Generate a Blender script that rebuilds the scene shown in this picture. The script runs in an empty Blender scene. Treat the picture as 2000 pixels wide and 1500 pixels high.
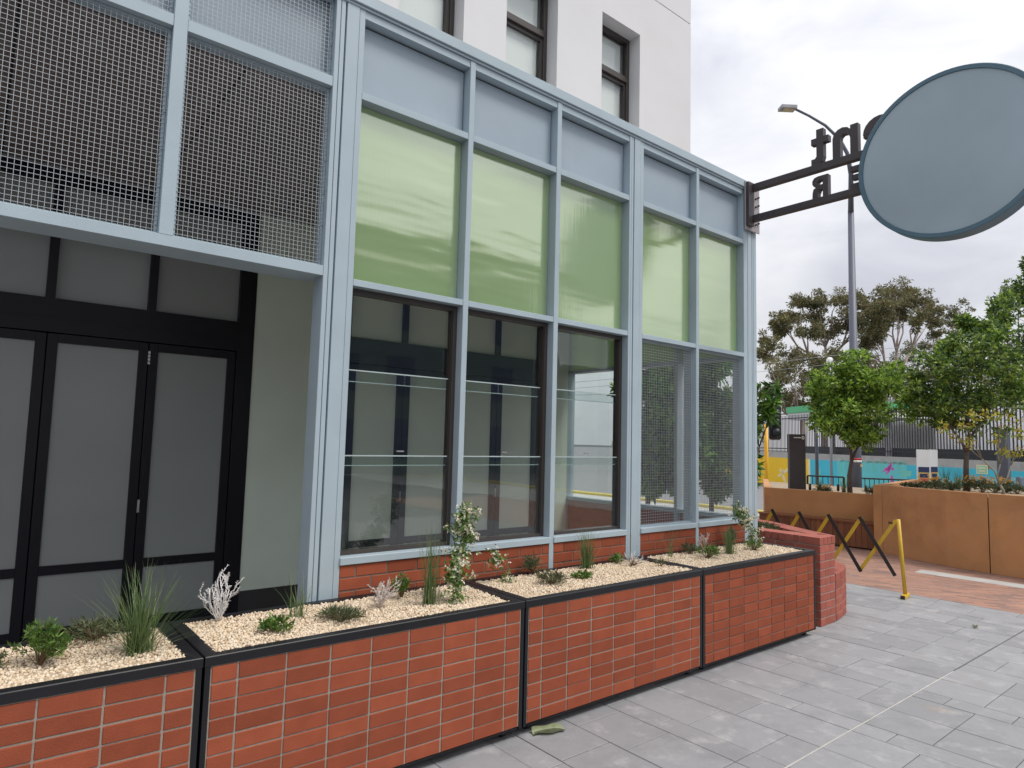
import bpy, math, random
import numpy as np
from mathutils import Matrix, Vector
random.seed(7); rng = np.random.default_rng(7)
S = bpy.context.scene
COL = S.collection
PI = math.pi

# ------------------------------------------------------------------ camera
CAM = np.array([-4.9361, -3.9304, 1.9291])
RV = np.array([0.77236314, -0.63465614, 0.02582186])
UV = np.array([-0.07424937, -0.04983654, 0.99599365])
FW = np.array([0.63082661, 0.77118604, 0.08561473])
FPX = 1285.41
cam = bpy.data.cameras.new('camera'); camo = bpy.data.objects.new('camera', cam); COL.objects.link(camo)
cam.sensor_width = 36.0; cam.lens = FPX / 2000 * 36; cam.clip_end = 900; cam.clip_start = 0.05
m = Matrix(((RV[0], UV[0], -FW[0], CAM[0]), (RV[1], UV[1], -FW[1], CAM[1]), (RV[2], UV[2], -FW[2], CAM[2]), (0, 0, 0, 1)))
camo.matrix_world = m
S.camera = camo

# ------------------------------------------------------------------ sky, sun, exposure
SUN_EL, SUN_AZ = math.radians(58), math.radians(150)      # azimuth clockwise from +y
w = bpy.data.worlds.new('World'); S.world = w; w.use_nodes = True
nt = w.node_tree; nt.nodes.clear()
out = nt.nodes.new('ShaderNodeOutputWorld')
sky = nt.nodes.new('ShaderNodeTexSky'); sky.sky_type = 'NISHITA'; sky.sun_disc = False
sky.sun_elevation = SUN_EL; sky.sun_rotation = SUN_AZ; sky.dust_density = 3.0
b1 = nt.nodes.new('ShaderNodeBackground'); b1.inputs[1].default_value = 0.12
nt.links.new(sky.outputs[0], b1.inputs[0])
tc = nt.nodes.new('ShaderNodeTexCoord'); mp = nt.nodes.new('ShaderNodeMapping'); mp.inputs['Scale'].default_value = (1, 1, 2.2)
nt.links.new(tc.outputs['Generated'], mp.inputs[0])
nz = nt.nodes.new('ShaderNodeTexNoise'); nz.inputs['Scale'].default_value = 4.2; nz.inputs['Detail'].default_value = 7; nz.inputs['Roughness'].default_value = 0.5
nz.inputs['Distortion'].default_value = 0.4
nt.links.new(mp.outputs[0], nz.inputs['Vector'])
rp = nt.nodes.new('ShaderNodeValToRGB')
rp.color_ramp.elements[0].position = 0.30; rp.color_ramp.elements[0].color = (0.60, 0.61, 0.675, 1)
rp.color_ramp.elements[1].position = 0.66; rp.color_ramp.elements[1].color = (0.91, 0.91, 0.94, 1)
nt.links.new(nz.outputs['Fac'], rp.inputs[0])
b2 = nt.nodes.new('ShaderNodeBackground'); b2.inputs[1].default_value = 0.93
sx = nt.nodes.new('ShaderNodeSeparateXYZ'); nt.links.new(tc.outputs['Generated'], sx.inputs[0])
gr = nt.nodes.new('ShaderNodeMapRange'); gr.inputs['From Min'].default_value = 0.0; gr.inputs['From Max'].default_value = 1.0; gr.inputs['To Min'].default_value = 0.71; gr.inputs['To Max'].default_value = 1.40
nt.links.new(sx.outputs['Z'], gr.inputs['Value']); nt.links.new(gr.outputs[0], b2.inputs[1])
nt.links.new(rp.outputs[0], b2.inputs[0])
mx = nt.nodes.new('ShaderNodeMixShader'); mx.inputs[0].default_value = 0.90
nt.links.new(b1.outputs[0], mx.inputs[1]); nt.links.new(b2.outputs[0], mx.inputs[2]); nt.links.new(mx.outputs[0], out.inputs[0])
sl = bpy.data.lights.new('sun', 'SUN'); sl.energy = 2.0; sl.angle = math.radians(18); sl.color = (1.0, 0.955, 0.89)
so = bpy.data.objects.new('sun', sl); COL.objects.link(so)
sd = Vector((math.cos(SUN_EL) * math.sin(SUN_AZ), math.cos(SUN_EL) * math.cos(SUN_AZ), math.sin(SUN_EL)))
so.rotation_euler = sd.to_track_quat('Z', 'Y').to_euler(); so.location = (0, -20, 40)
S.view_settings.view_transform = 'Standard'; S.view_settings.look = 'None'
S.view_settings.exposure = 0.28; S.view_settings.gamma = 1.0; S.view_settings.use_curve_mapping = False
S.cycles.max_bounces = 8; S.cycles.transparent_max_bounces = 24; S.cycles.caustics_reflective = False; S.cycles.caustics_refractive = False

# ------------------------------------------------------------------ survey helpers: where a sight line meets a real plane
def ray(px, py):
    v = FW * FPX + RV * (px - 1000) + UV * (750 - py); return v / np.linalg.norm(v)
def dep(px, py, D):
    v = ray(px, py); return CAM + v * D / (v @ FW)
def at(px, py, x=None, y=None, z=None):
    v = ray(px, py)
    t = (x - CAM[0]) / v[0] if x is not None else (y - CAM[1]) / v[1] if y is not None else (z - CAM[2]) / v[2]
    return CAM + v * t

# ------------------------------------------------------------------ materials
MATS = {}
def mk(name, col, rough=0.6, var=0.12, scale=6.0, bump=0.0, bscale=60.0, rnd=0.0, island=None, metallic=0.0, spec=0.5,
       stain=None, transl=0.0, streak=None, coat=0.0):
    """procedural material: world-space noise tint, optional per-object tint, per-island ramp, fine bump, stains"""
    m = bpy.data.materials.new(name); m.use_nodes = True; n = m.node_tree; L = n.links
    p = n.nodes['Principled BSDF']; p.inputs['Roughness'].default_value = rough; p.inputs['Metallic'].default_value = metallic
    p.inputs['Specular IOR Level'].default_value = spec
    if coat: p.inputs['Coat Weight'].default_value = coat; p.inputs['Coat Roughness'].default_value = 0.12
    geo = n.nodes.new('ShaderNodeNewGeometry')
    vec = geo.outputs['Position']
    if streak:
        mpn = n.nodes.new('ShaderNodeMapping'); mpn.inputs['Scale'].default_value = streak; L.new(vec, mpn.inputs[0]); vec2 = mpn.outputs[0]
    else: vec2 = vec
    nz = n.nodes.new('ShaderNodeTexNoise'); nz.inputs['Scale'].default_value = scale; nz.inputs['Detail'].default_value = 5
    L.new(vec2, nz.inputs['Vector'])
    if island:
        rp = n.nodes.new('ShaderNodeValToRGB'); cr = rp.color_ramp
        cr.elements[0].color = (*island[0], 1); cr.elements[-1].color = (*island[-1], 1)
        for i, c in enumerate(island[1:-1]):
            e = cr.elements.new((i + 1) / (len(island) - 1)); e.color = (*c, 1)
        L.new(geo.outputs['Random Per Island'], rp.inputs[0]); base = rp.outputs[0]
    else:
        rgb = n.nodes.new('ShaderNodeRGB'); rgb.outputs[0].default_value = (*col, 1); base = rgb.outputs[0]
    hsv = n.nodes.new('ShaderNodeHueSaturation'); L.new(base, hsv.inputs['Color'])
    mr = n.nodes.new('ShaderNodeMapRange'); mr.inputs['From Min'].default_value = 0.25; mr.inputs['From Max'].default_value = 0.75
    mr.inputs['To Min'].default_value = 1 - var; mr.inputs['To Max'].default_value = 1 + var
    L.new(nz.outputs['Fac'], mr.inputs['Value']); val = mr.outputs[0]
    if rnd:
        oi = n.nodes.new('ShaderNodeObjectInfo'); m2 = n.nodes.new('ShaderNodeMapRange')
        m2.inputs['To Min'].default_value = 1 - rnd; m2.inputs['To Max'].default_value = 1 + rnd
        L.new(oi.outputs['Random'], m2.inputs['Value'])
        mu = n.nodes.new('ShaderNodeMath'); mu.operation = 'MULTIPLY'; L.new(val, mu.inputs[0]); L.new(m2.outputs[0], mu.inputs[1]); val = mu.outputs[0]
    L.new(val, hsv.inputs['Value']); c = hsv.outputs['Color']
    for st in (stain or []):
        sn = n.nodes.new('ShaderNodeTexNoise'); sn.inputs['Scale'].default_value = st[1]; sn.inputs['Detail'].default_value = 6; sn.inputs['Roughness'].default_value = 0.65
        L.new(vec, sn.inputs['Vector'])
        r2 = n.nodes.new('ShaderNodeMapRange'); r2.inputs['From Min'].default_value = st[2]; r2.inputs['From Max'].default_value = st[3]; r2.inputs['To Max'].default_value = st[4]
        L.new(sn.outputs['Fac'], r2.inputs['Value'])
        mixn = n.nodes.new('ShaderNodeMix'); mixn.data_type = 'RGBA'; mixn.inputs[7].default_value = (*st[0], 1)
        L.new(r2.outputs[0], mixn.inputs[0]); L.new(c, mixn.inputs[6]); c = mixn.outputs[2]
    L.new(c, p.inputs['Base Color'])
    if bump:
        bn = n.nodes.new('ShaderNodeTexNoise'); bn.inputs['Scale'].default_value = bscale; bn.inputs['Detail'].default_value = 6
        L.new(vec2, bn.inputs['Vector'])
        bp = n.nodes.new('ShaderNodeBump'); bp.inputs['Strength'].default_value = bump; bp.inputs['Distance'].default_value = 0.01
        L.new(bn.outputs['Fac'], bp.inputs['Height']); L.new(bp.outputs[0], p.inputs['Normal'])
    if transl:
        tr = n.nodes.new('ShaderNodeBsdfTranslucent'); L.new(c, tr.inputs[0])
        ms = n.nodes.new('ShaderNodeMixShader'); ms.inputs[0].default_value = transl
        L.new(p.outputs[0], ms.inputs[1]); L.new(tr.outputs[0], ms.inputs[2]); L.new(ms.outputs[0], n.nodes['Material Output'].inputs[0])
    MATS[name] = m; return m
def mkglass(name, tint=(0.86, 0.90, 0.88), f0=0.05, rough=0.0):
    m = bpy.data.materials.new(name); m.use_nodes = True; n = m.node_tree; L = n.links; n.nodes.remove(n.nodes['Principled BSDF'])
    t = n.nodes.new('ShaderNodeBsdfTransparent'); t.inputs[0].default_value = (*tint, 1)
    g = n.nodes.new('ShaderNodeBsdfGlossy'); g.inputs['Roughness'].default_value = rough
    geo = n.nodes.new('ShaderNodeNewGeometry'); nz = n.nodes.new('ShaderNodeTexNoise'); nz.inputs['Scale'].default_value = 1.3
    L.new(geo.outputs['Position'], nz.inputs['Vector'])
    bp = n.nodes.new('ShaderNodeBump'); bp.inputs['Strength'].default_value = 0.05; bp.inputs['Distance'].default_value = 0.05; L.new(nz.outputs['Fac'], bp.inputs['Height']); L.new(bp.outputs[0], g.inputs['Normal'])
    lw = n.nodes.new('ShaderNodeLayerWeight'); lw.inputs[0].default_value = 0.5
    pw = n.nodes.new('ShaderNodeMath'); pw.operation = 'POWER'; pw.inputs[1].default_value = 5.0; L.new(lw.outputs['Facing'], pw.inputs[0])
    a = n.nodes.new('ShaderNodeMath'); a.operation = 'MULTIPLY_ADD'; a.inputs[1].default_value = 1 - f0; a.inputs[2].default_value = f0; L.new(pw.outputs[0], a.inputs[0])
    x = n.nodes.new('ShaderNodeMixShader'); L.new(a.outputs[0], x.inputs[0]); L.new(t.outputs[0], x.inputs[1]); L.new(g.outputs[0], x.inputs[2])
    L.new(x.outputs[0], n.nodes['Material Output'].inputs[0]); MATS[name] = m; return m

mk('steel_blue', (0.39, 0.475, 0.525), 0.42, 0.05, 3, 0.05, 180, spec=0.4, stain=[((0.33, 0.40, 0.45), 2.4, 0.52, 0.75, 0.45), ((0.48, 0.55, 0.58), 30, 0.66, 0.78, 0.35)])
mk('panel_blue', (0.33, 0.405, 0.465), 0.36, 0.06, 1.2, spec=0.5, stain=[((0.40, 0.46, 0.52), 1.6, 0.5, 0.75, 0.5)])
mk('dark_gap', (0.015, 0.016, 0.02), 0.8)
mk('black_frame', (0.009, 0.008, 0.013), 0.42, 0.15, 4, spec=0.3)
mk('bronze', (0.055, 0.046, 0.042), 0.4, 0.1, 4)
mk('frame_sky_tint', (0.035, 0.045, 0.062), 0.4, 0.1, 4)  # dark door frames with the glass's blue-grey sky reflection put into the colour
mk('door_blind', (0.30, 0.315, 0.31), 0.55, 0.04, 1.2, spec=0.3, coat=0.6)
mk('blind_lit_tone', (0.86, 0.88, 0.78), 0.6, 0.05, 2, spec=0.3)  # door blinds behind the windows, their stronger light put into the colour
mk('render_green', (0.70, 0.76, 0.66), 0.8, 0.04, 2, 0.1, 150)
mk('white_render', (0.70, 0.70, 0.71), 0.8, 0.03, 1.5, 0.12, 120, stain=[((0.56, 0.54, 0.53), 1.0, 0.5, 0.9, 0.3)])
mk('roller_blind', (0.88, 0.89, 0.89), 0.7, 0.03, 2)
mk('white_blind', (0.84, 0.86, 0.86), 0.7, 0.03, 2, transl=0.5)
mk('reveal_shadow', (0.60, 0.58, 0.58), 0.8, 0.03, 2)
mk('soffit', (0.22, 0.175, 0.16), 0.45, 0.25, 2.2, streak=(1.5, 14, 1), stain=[((0.42, 0.38, 0.36), 5.0, 0.56, 0.72, 0.6)])
mk('dark_floor', (0.36, 0.36, 0.36), 0.5, 0.15, 2)
mk('skirting', (0.045, 0.04, 0.042), 0.5)
mk('wire', (0.44, 0.47, 0.49), 0.4, 0.08, 10, metallic=0.3)
mk('brick_red', (0.285, 0.073, 0.036), 0.8, 0.10, 9, 0.18, 140, spec=0.2, rnd=0.17, stain=[((0.27, 0.062, 0.032), 4, 0.50, 0.78, 0.5), ((0.46, 0.19, 0.11), 26, 0.64, 0.8, 0.35), ((0.20, 0.055, 0.035), 60, 0.68, 0.78, 0.4)])
mk('brick_pier', (0.35, 0.095, 0.065), 0.7, 0.14, 9, 0.3, 90, rnd=0.12, stain=[((0.45, 0.18, 0.13), 14, 0.58, 0.8, 0.45)])
mk('mortar', (0.31, 0.26, 0.215), 0.9, 0.15, 30, 0.3, 200)
mk('mortar_dark', (0.17, 0.125, 0.10), 0.9, 0.15, 30, 0.3, 200)
mk('black_steel', (0.010, 0.010, 0.013), 0.42, 0.2, 8, 0.04, 200, spec=0.38)
mk('gravel', None, 0.85, 0.10, 20, island=[(0.50, 0.39, 0.27), (0.70, 0.58, 0.43), (0.77, 0.66, 0.51), (0.60, 0.45, 0.29), (0.78, 0.70, 0.58)])
mk('gravel_bed', (0.46, 0.37, 0.26), 0.9, 0.25, 60, 0.5, 120)
mk('paver', (0.285, 0.288, 0.298), 0.62, 0.14, 2.2, 0.22, 130, rnd=0.10,
   stain=[((0.165, 0.168, 0.175), 2.2, 0.47, 0.70, 0.65), ((0.46, 0.45, 0.45), 5.0, 0.54, 0.72, 0.6), ((0.36, 0.25, 0.16), 1.3, 0.60, 0.75, 0.45), ((0.45, 0.45, 0.44), 60, 0.66, 0.8, 0.35), ((0.10, 0.10, 0.11), 11, 0.69, 0.74, 0.6)])
mk('joint_dark', (0.11, 0.11, 0.11), 0.9, 0.3, 15)
mk('joint_white', (0.50, 0.48, 0.45), 0.8, 0.2, 12)
mk('tan_render', (0.50, 0.245, 0.10), 0.78, 0.10, 2.5, 0.12, 90, stain=[((0.48, 0.27, 0.14), 3, 0.5, 0.75, 0.6), ((0.29, 0.13, 0.055), 1.4, 0.52, 0.75, 0.6), ((0.52, 0.32, 0.18), 14, 0.62, 0.75, 0.35)])
mk('timber', (0.20, 0.072, 0.030), 0.6, 0.2, 10, 0.1, 80, rnd=0.2, streak=(4, 4, 0.6))
mk('yellow_paint', (0.62, 0.40, 0.035), 0.45, 0.12, 12, stain=[((0.45, 0.27, 0.03), 18, 0.6, 0.8, 0.5)])
mk('signal_yellow', (0.80, 0.42, 0.02), 0.45, 0.05, 6)
mk('black_paint', (0.022, 0.018, 0.018), 0.5, 0.2, 12)
mk('sign_brown', (0.050, 0.041, 0.046), 0.45, 0.1, 6)
mk('sign_rim', (0.075, 0.15, 0.20), 0.35, 0.06, 4)
mk('sign_face', (0.45, 0.56, 0.63), 0.22, 0.12, 0.9, transl=0.25, coat=0.4)
mk('sign_plate', (0.36, 0.33, 0.34), 0.5, 0.1, 8)
mk('pole_grey', (0.115, 0.125, 0.165), 0.5, 0.06, 3)
mk('lamp_grey', (0.35, 0.35, 0.37), 0.5)
mk('lamp_lens', (0.62, 0.52, 0.33), 0.3)
mk('asphalt', (0.075, 0.075, 0.078), 0.9, 0.2, 8, 0.3, 90)
mk('road_pale', (0.20, 0.20, 0.205), 0.9, 0.1, 3, 0.2, 60)
mk('concrete', (0.42, 0.41, 0.39), 0.85, 0.12, 3, 0.15, 60, stain=[((0.25, 0.24, 0.23), 2, 0.55, 0.75, 0.6)])
mk('kerb_yellow', (0.62, 0.50, 0.12), 0.7, 0.2, 8)
mk('mural_yellow', (0.90, 0.57, 0.015), 0.7, 0.05, 1)
mk('mural_teal', (0.06, 0.53, 0.67), 0.7, 0.10, 0.6)
mk('mural_aqua', (0.14, 0.62, 0.64), 0.7, 0.06, 1)
mk('mural_mint', (0.20, 0.60, 0.50), 0.7, 0.06, 1)
mk('mural_pink', (0.62, 0.08, 0.42), 0.7, 0.3, 5)
mk('mural_cream', (0.85, 0.75, 0.45), 0.7, 0.05, 2)
mk('white_paint', (0.84, 0.84, 0.84), 0.5, 0.05, 3)
mk('pale_wall', (0.90, 0.89, 0.89), 0.8, 0.05, 0.6)
mk('green_fascia', (0.10, 0.50, 0.22), 0.5, 0.05, 1)
mk('blue_sign', (0.06, 0.13, 0.42), 0.5, 0.1, 1)
mk('navy', (0.03, 0.045, 0.12), 0.5)
mk('notice_red', (0.62, 0.14, 0.09), 0.5)
mk('notice_amber', (0.70, 0.45, 0.15), 0.5)
mk('red_band', (0.45, 0.03, 0.03), 0.5)
mk('exit_green', (0.35, 0.62, 0.42), 0.5)
mk('black_rail', (0.012, 0.02, 0.025), 0.5)
mk('picket', (0.018, 0.018, 0.02), 0.5)
mk('soil', (0.34, 0.27, 0.19), 0.95, 0.3, 20, 0.6, 60)
mk('bark_grey', (0.13, 0.10, 0.085), 0.85, 0.3, 12, 0.4, 50)
mk('bark_pale', (0.36, 0.29, 0.25), 0.8, 0.3, 2, 0.2, 20)
mk('bark_twig', (0.28, 0.25, 0.20), 0.8, 0.2, 12)
mk('leaf_bright', None, 0.45, 0.4, 2.2, island=[(0.04, 0.085, 0.018), (0.13, 0.25, 0.03), (0.27, 0.43, 0.05), (0.46, 0.60, 0.10)], transl=0.35)
mk('leaf_dark', None, 0.45, 0.35, 1.6, island=[(0.035, 0.08, 0.022), (0.08, 0.16, 0.035), (0.19, 0.30, 0.05), (0.40, 0.52, 0.09)], transl=0.3)
mk('leaf_euc', None, 0.6, 0.35, 0.35, island=[(0.085, 0.10, 0.045), (0.14, 0.15, 0.06), (0.20, 0.185, 0.075), (0.24, 0.17, 0.07)], transl=0.25)
mk('leaf_yellow', None, 0.5, 0.2, 6, island=[(0.35, 0.38, 0.04), (0.62, 0.48, 0.06), (0.22, 0.35, 0.03), (0.55, 0.25, 0.03)], transl=0.4)
mk('leaf_magnolia', None, 0.4, 0.2, 3, island=[(0.02, 0.055, 0.012), (0.05, 0.14, 0.02), (0.12, 0.28, 0.03), (0.22, 0.38, 0.05)], transl=0.25)
mk('blade', None, 0.5, 0.15, 12, island=[(0.05, 0.11, 0.028), (0.10, 0.18, 0.055), (0.17, 0.24, 0.09), (0.24, 0.28, 0.13)], transl=0.25)
mk('shrub_green', None, 0.5, 0.15, 12, island=[(0.05, 0.12, 0.02), (0.10, 0.20, 0.035), (0.20, 0.30, 0.06)], transl=0.25)
mk('shrub_olive', None, 0.6, 0.15, 12, island=[(0.06, 0.085, 0.035), (0.10, 0.125, 0.055), (0.15, 0.17, 0.085)], transl=0.2)
mk('silver_leaf', None, 0.8, 0.10, 20, island=[(0.60, 0.58, 0.57), (0.76, 0.74, 0.72), (0.82, 0.79, 0.78)])
mk('silver_pink', None, 0.8, 0.10, 20, island=[(0.52, 0.42, 0.38), (0.66, 0.57, 0.53), (0.62, 0.60, 0.52)])
mk('jasmine_flower', None, 0.6, 0.06, 20, island=[(0.78, 0.70, 0.52), (0.84, 0.82, 0.72), (0.70, 0.66, 0.42)], transl=0.2)
mk('orange_flower', None, 0.6, 0.1, 20, island=[(0.62, 0.30, 0.04), (0.70, 0.42, 0.06), (0.45, 0.20, 0.04)], transl=0.2)
mk('stem_brown', (0.17, 0.11, 0.06), 0.8, 0.2, 30)
mk('dry_leaf', (0.25, 0.28, 0.15), 0.5, 0.25, 25, 0.2, 60, transl=0.15)
mk('steel_bright', (0.6, 0.6, 0.6), 0.3, 0.1, 8, metallic=0.8)
mk('glass_edge', (0.42, 0.50, 0.50), 0.25, 0.05, 4)
mk('far_brick', (0.12, 0.17, 0.17), 0.8, 0.15, 1)
# brick paving far off: brick courses drawn by the brick texture with relief
def mk_brickpave():
    m = mk('brick_paving', (0.30, 0.16, 0.11), 0.75, 0.10, 3)
    n = m.node_tree; L = n.links; p = n.nodes['Principled BSDF']
    geo = n.nodes.new('ShaderNodeNewGeometry'); mpn = n.nodes.new('ShaderNodeMapping'); mpn.inputs['Rotation'].default_value = (0, 0, math.radians(62))
    L.new(geo.outputs['Position'], mpn.inputs[0])
    bt = n.nodes.new('ShaderNodeTexBrick'); bt.inputs['Scale'].default_value = 1.0; bt.inputs['Brick Width'].default_value = 0.24; bt.inputs['Row Height'].default_value = 0.08
    bt.inputs['Mortar Size'].default_value = 0.006; bt.inputs['Color1'].default_value = (0.40, 0.20, 0.135, 1); bt.inputs['Color2'].default_value = (0.21, 0.125, 0.10, 1); bt.inputs['Mortar'].default_value = (0.25, 0.20, 0.17, 1)
    L.new(mpn.outputs[0], bt.inputs['Vector'])
    nz = n.nodes.new('ShaderNodeTexNoise'); nz.inputs['Scale'].default_value = 2.5; nz.inputs['Detail'].default_value = 5; L.new(geo.outputs['Position'], nz.inputs['Vector'])
    hs = n.nodes.new('ShaderNodeHueSaturation'); L.new(bt.outputs['Color'], hs.inputs['Color'])
    mr = n.nodes.new('ShaderNodeMapRange'); mr.inputs['To Min'].default_value = 0.72; mr.inputs['To Max'].default_value = 1.35; L.new(nz.outputs['Fac'], mr.inputs['Value']); L.new(mr.outputs[0], hs.inputs['Value'])
    L.new(hs.outputs[0], p.inputs['Base Color'])
    bp = n.nodes.new('ShaderNodeBump'); bp.inputs['Strength'].default_value = 0.4; bp.inputs['Distance'].default_value = 0.004; L.new(bt.outputs['Fac'], bp.inputs['Height']); bp.invert = True; L.new(bp.outputs[0], p.inputs['Normal'])
mk_brickpave()
# fluted translucent green glazing
def mk_greenglass():
    m = mk('green_glass', (0.50, 0.70, 0.33), 0.16, 0.05, 1.0, spec=0.75)
    n = m.node_tree; L = n.links; p = n.nodes['Principled BSDF']
    geo = n.nodes.new('ShaderNodeNewGeometry'); mpn = n.nodes.new('ShaderNodeMapping'); mpn.inputs['Scale'].default_value = (70, 70, 0.8); L.new(geo.outputs['Position'], mpn.inputs[0])
    nz = n.nodes.new('ShaderNodeTexNoise'); nz.inputs['Scale'].default_value = 1.0; nz.inputs['Detail'].default_value = 2; L.new(mpn.outputs[0], nz.inputs['Vector'])
    n2 = n.nodes.new('ShaderNodeTexNoise'); n2.inputs['Scale'].default_value = 1.6; n2.inputs['Detail'].default_value = 2; mp2 = n.nodes.new('ShaderNodeMapping'); mp2.inputs['Scale'].default_value = (0.45, 0.45, 2.6); L.new(geo.outputs['Position'], mp2.inputs[0]); L.new(mp2.outputs[0], n2.inputs['Vector'])
    ad = n.nodes.new('ShaderNodeMath'); ad.operation = 'MULTIPLY_ADD'; ad.inputs[1].default_value = 7.0; fl = n.nodes.new('ShaderNodeMath'); fl.operation = 'MULTIPLY'; fl.inputs[1].default_value = 0.55; L.new(nz.outputs['Fac'], fl.inputs[0]); L.new(n2.outputs['Fac'], ad.inputs[0]); L.new(fl.outputs[0], ad.inputs[2])
    bp = n.nodes.new('ShaderNodeBump'); bp.inputs['Strength'].default_value = 0.10; bp.inputs['Distance'].default_value = 0.012; L.new(ad.outputs[0], bp.inputs['Height']); L.new(bp.outputs[0], p.inputs['Normal'])
    df = n.nodes.new('ShaderNodeBsdfDiffuse'); df.inputs[0].default_value = (0.50, 0.71, 0.31, 1)
    tr = n.nodes.new('ShaderNodeBsdfTranslucent'); tr.inputs[0].default_value = (0.62, 0.86, 0.36, 1)
    ms = n.nodes.new('ShaderNodeMixShader'); ms.inputs[0].default_value = 0.42; L.new(df.outputs[0], ms.inputs[1]); L.new(tr.outputs[0], ms.inputs[2])
    gl = n.nodes.new('ShaderNodeBsdfGlossy'); gl.inputs['Roughness'].default_value = 0.125; gl.inputs[0].default_value = (0.95, 1.0, 0.84, 1); L.new(bp.outputs[0], gl.inputs['Normal'])
    lw = n.nodes.new('ShaderNodeLayerWeight'); lw.inputs[0].default_value = 0.5
    pw = n.nodes.new('ShaderNodeMath'); pw.operation = 'POWER'; pw.inputs[1].default_value = 5.0; L.new(lw.outputs['Facing'], pw.inputs[0])
    fa = n.nodes.new('ShaderNodeMath'); fa.operation = 'MULTIPLY_ADD'; fa.inputs[1].default_value = 0.58; fa.inputs[2].default_value = 0.42; L.new(pw.outputs[0], fa.inputs[0])
    m2 = n.nodes.new('ShaderNodeMixShader'); L.new(fa.outputs[0], m2.inputs[0]); L.new(ms.outputs[0], m2.inputs[1]); L.new(gl.outputs[0], m2.inputs[2])
    L.new(m2.outputs[0], n.nodes['Material Output'].inputs[0])
mk_greenglass()
mkglass('glass', (0.95, 0.98, 0.97), 0.075)
mkglass('glass_clear', (0.96, 0.98, 0.97), 0.05)
M = MATS

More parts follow.
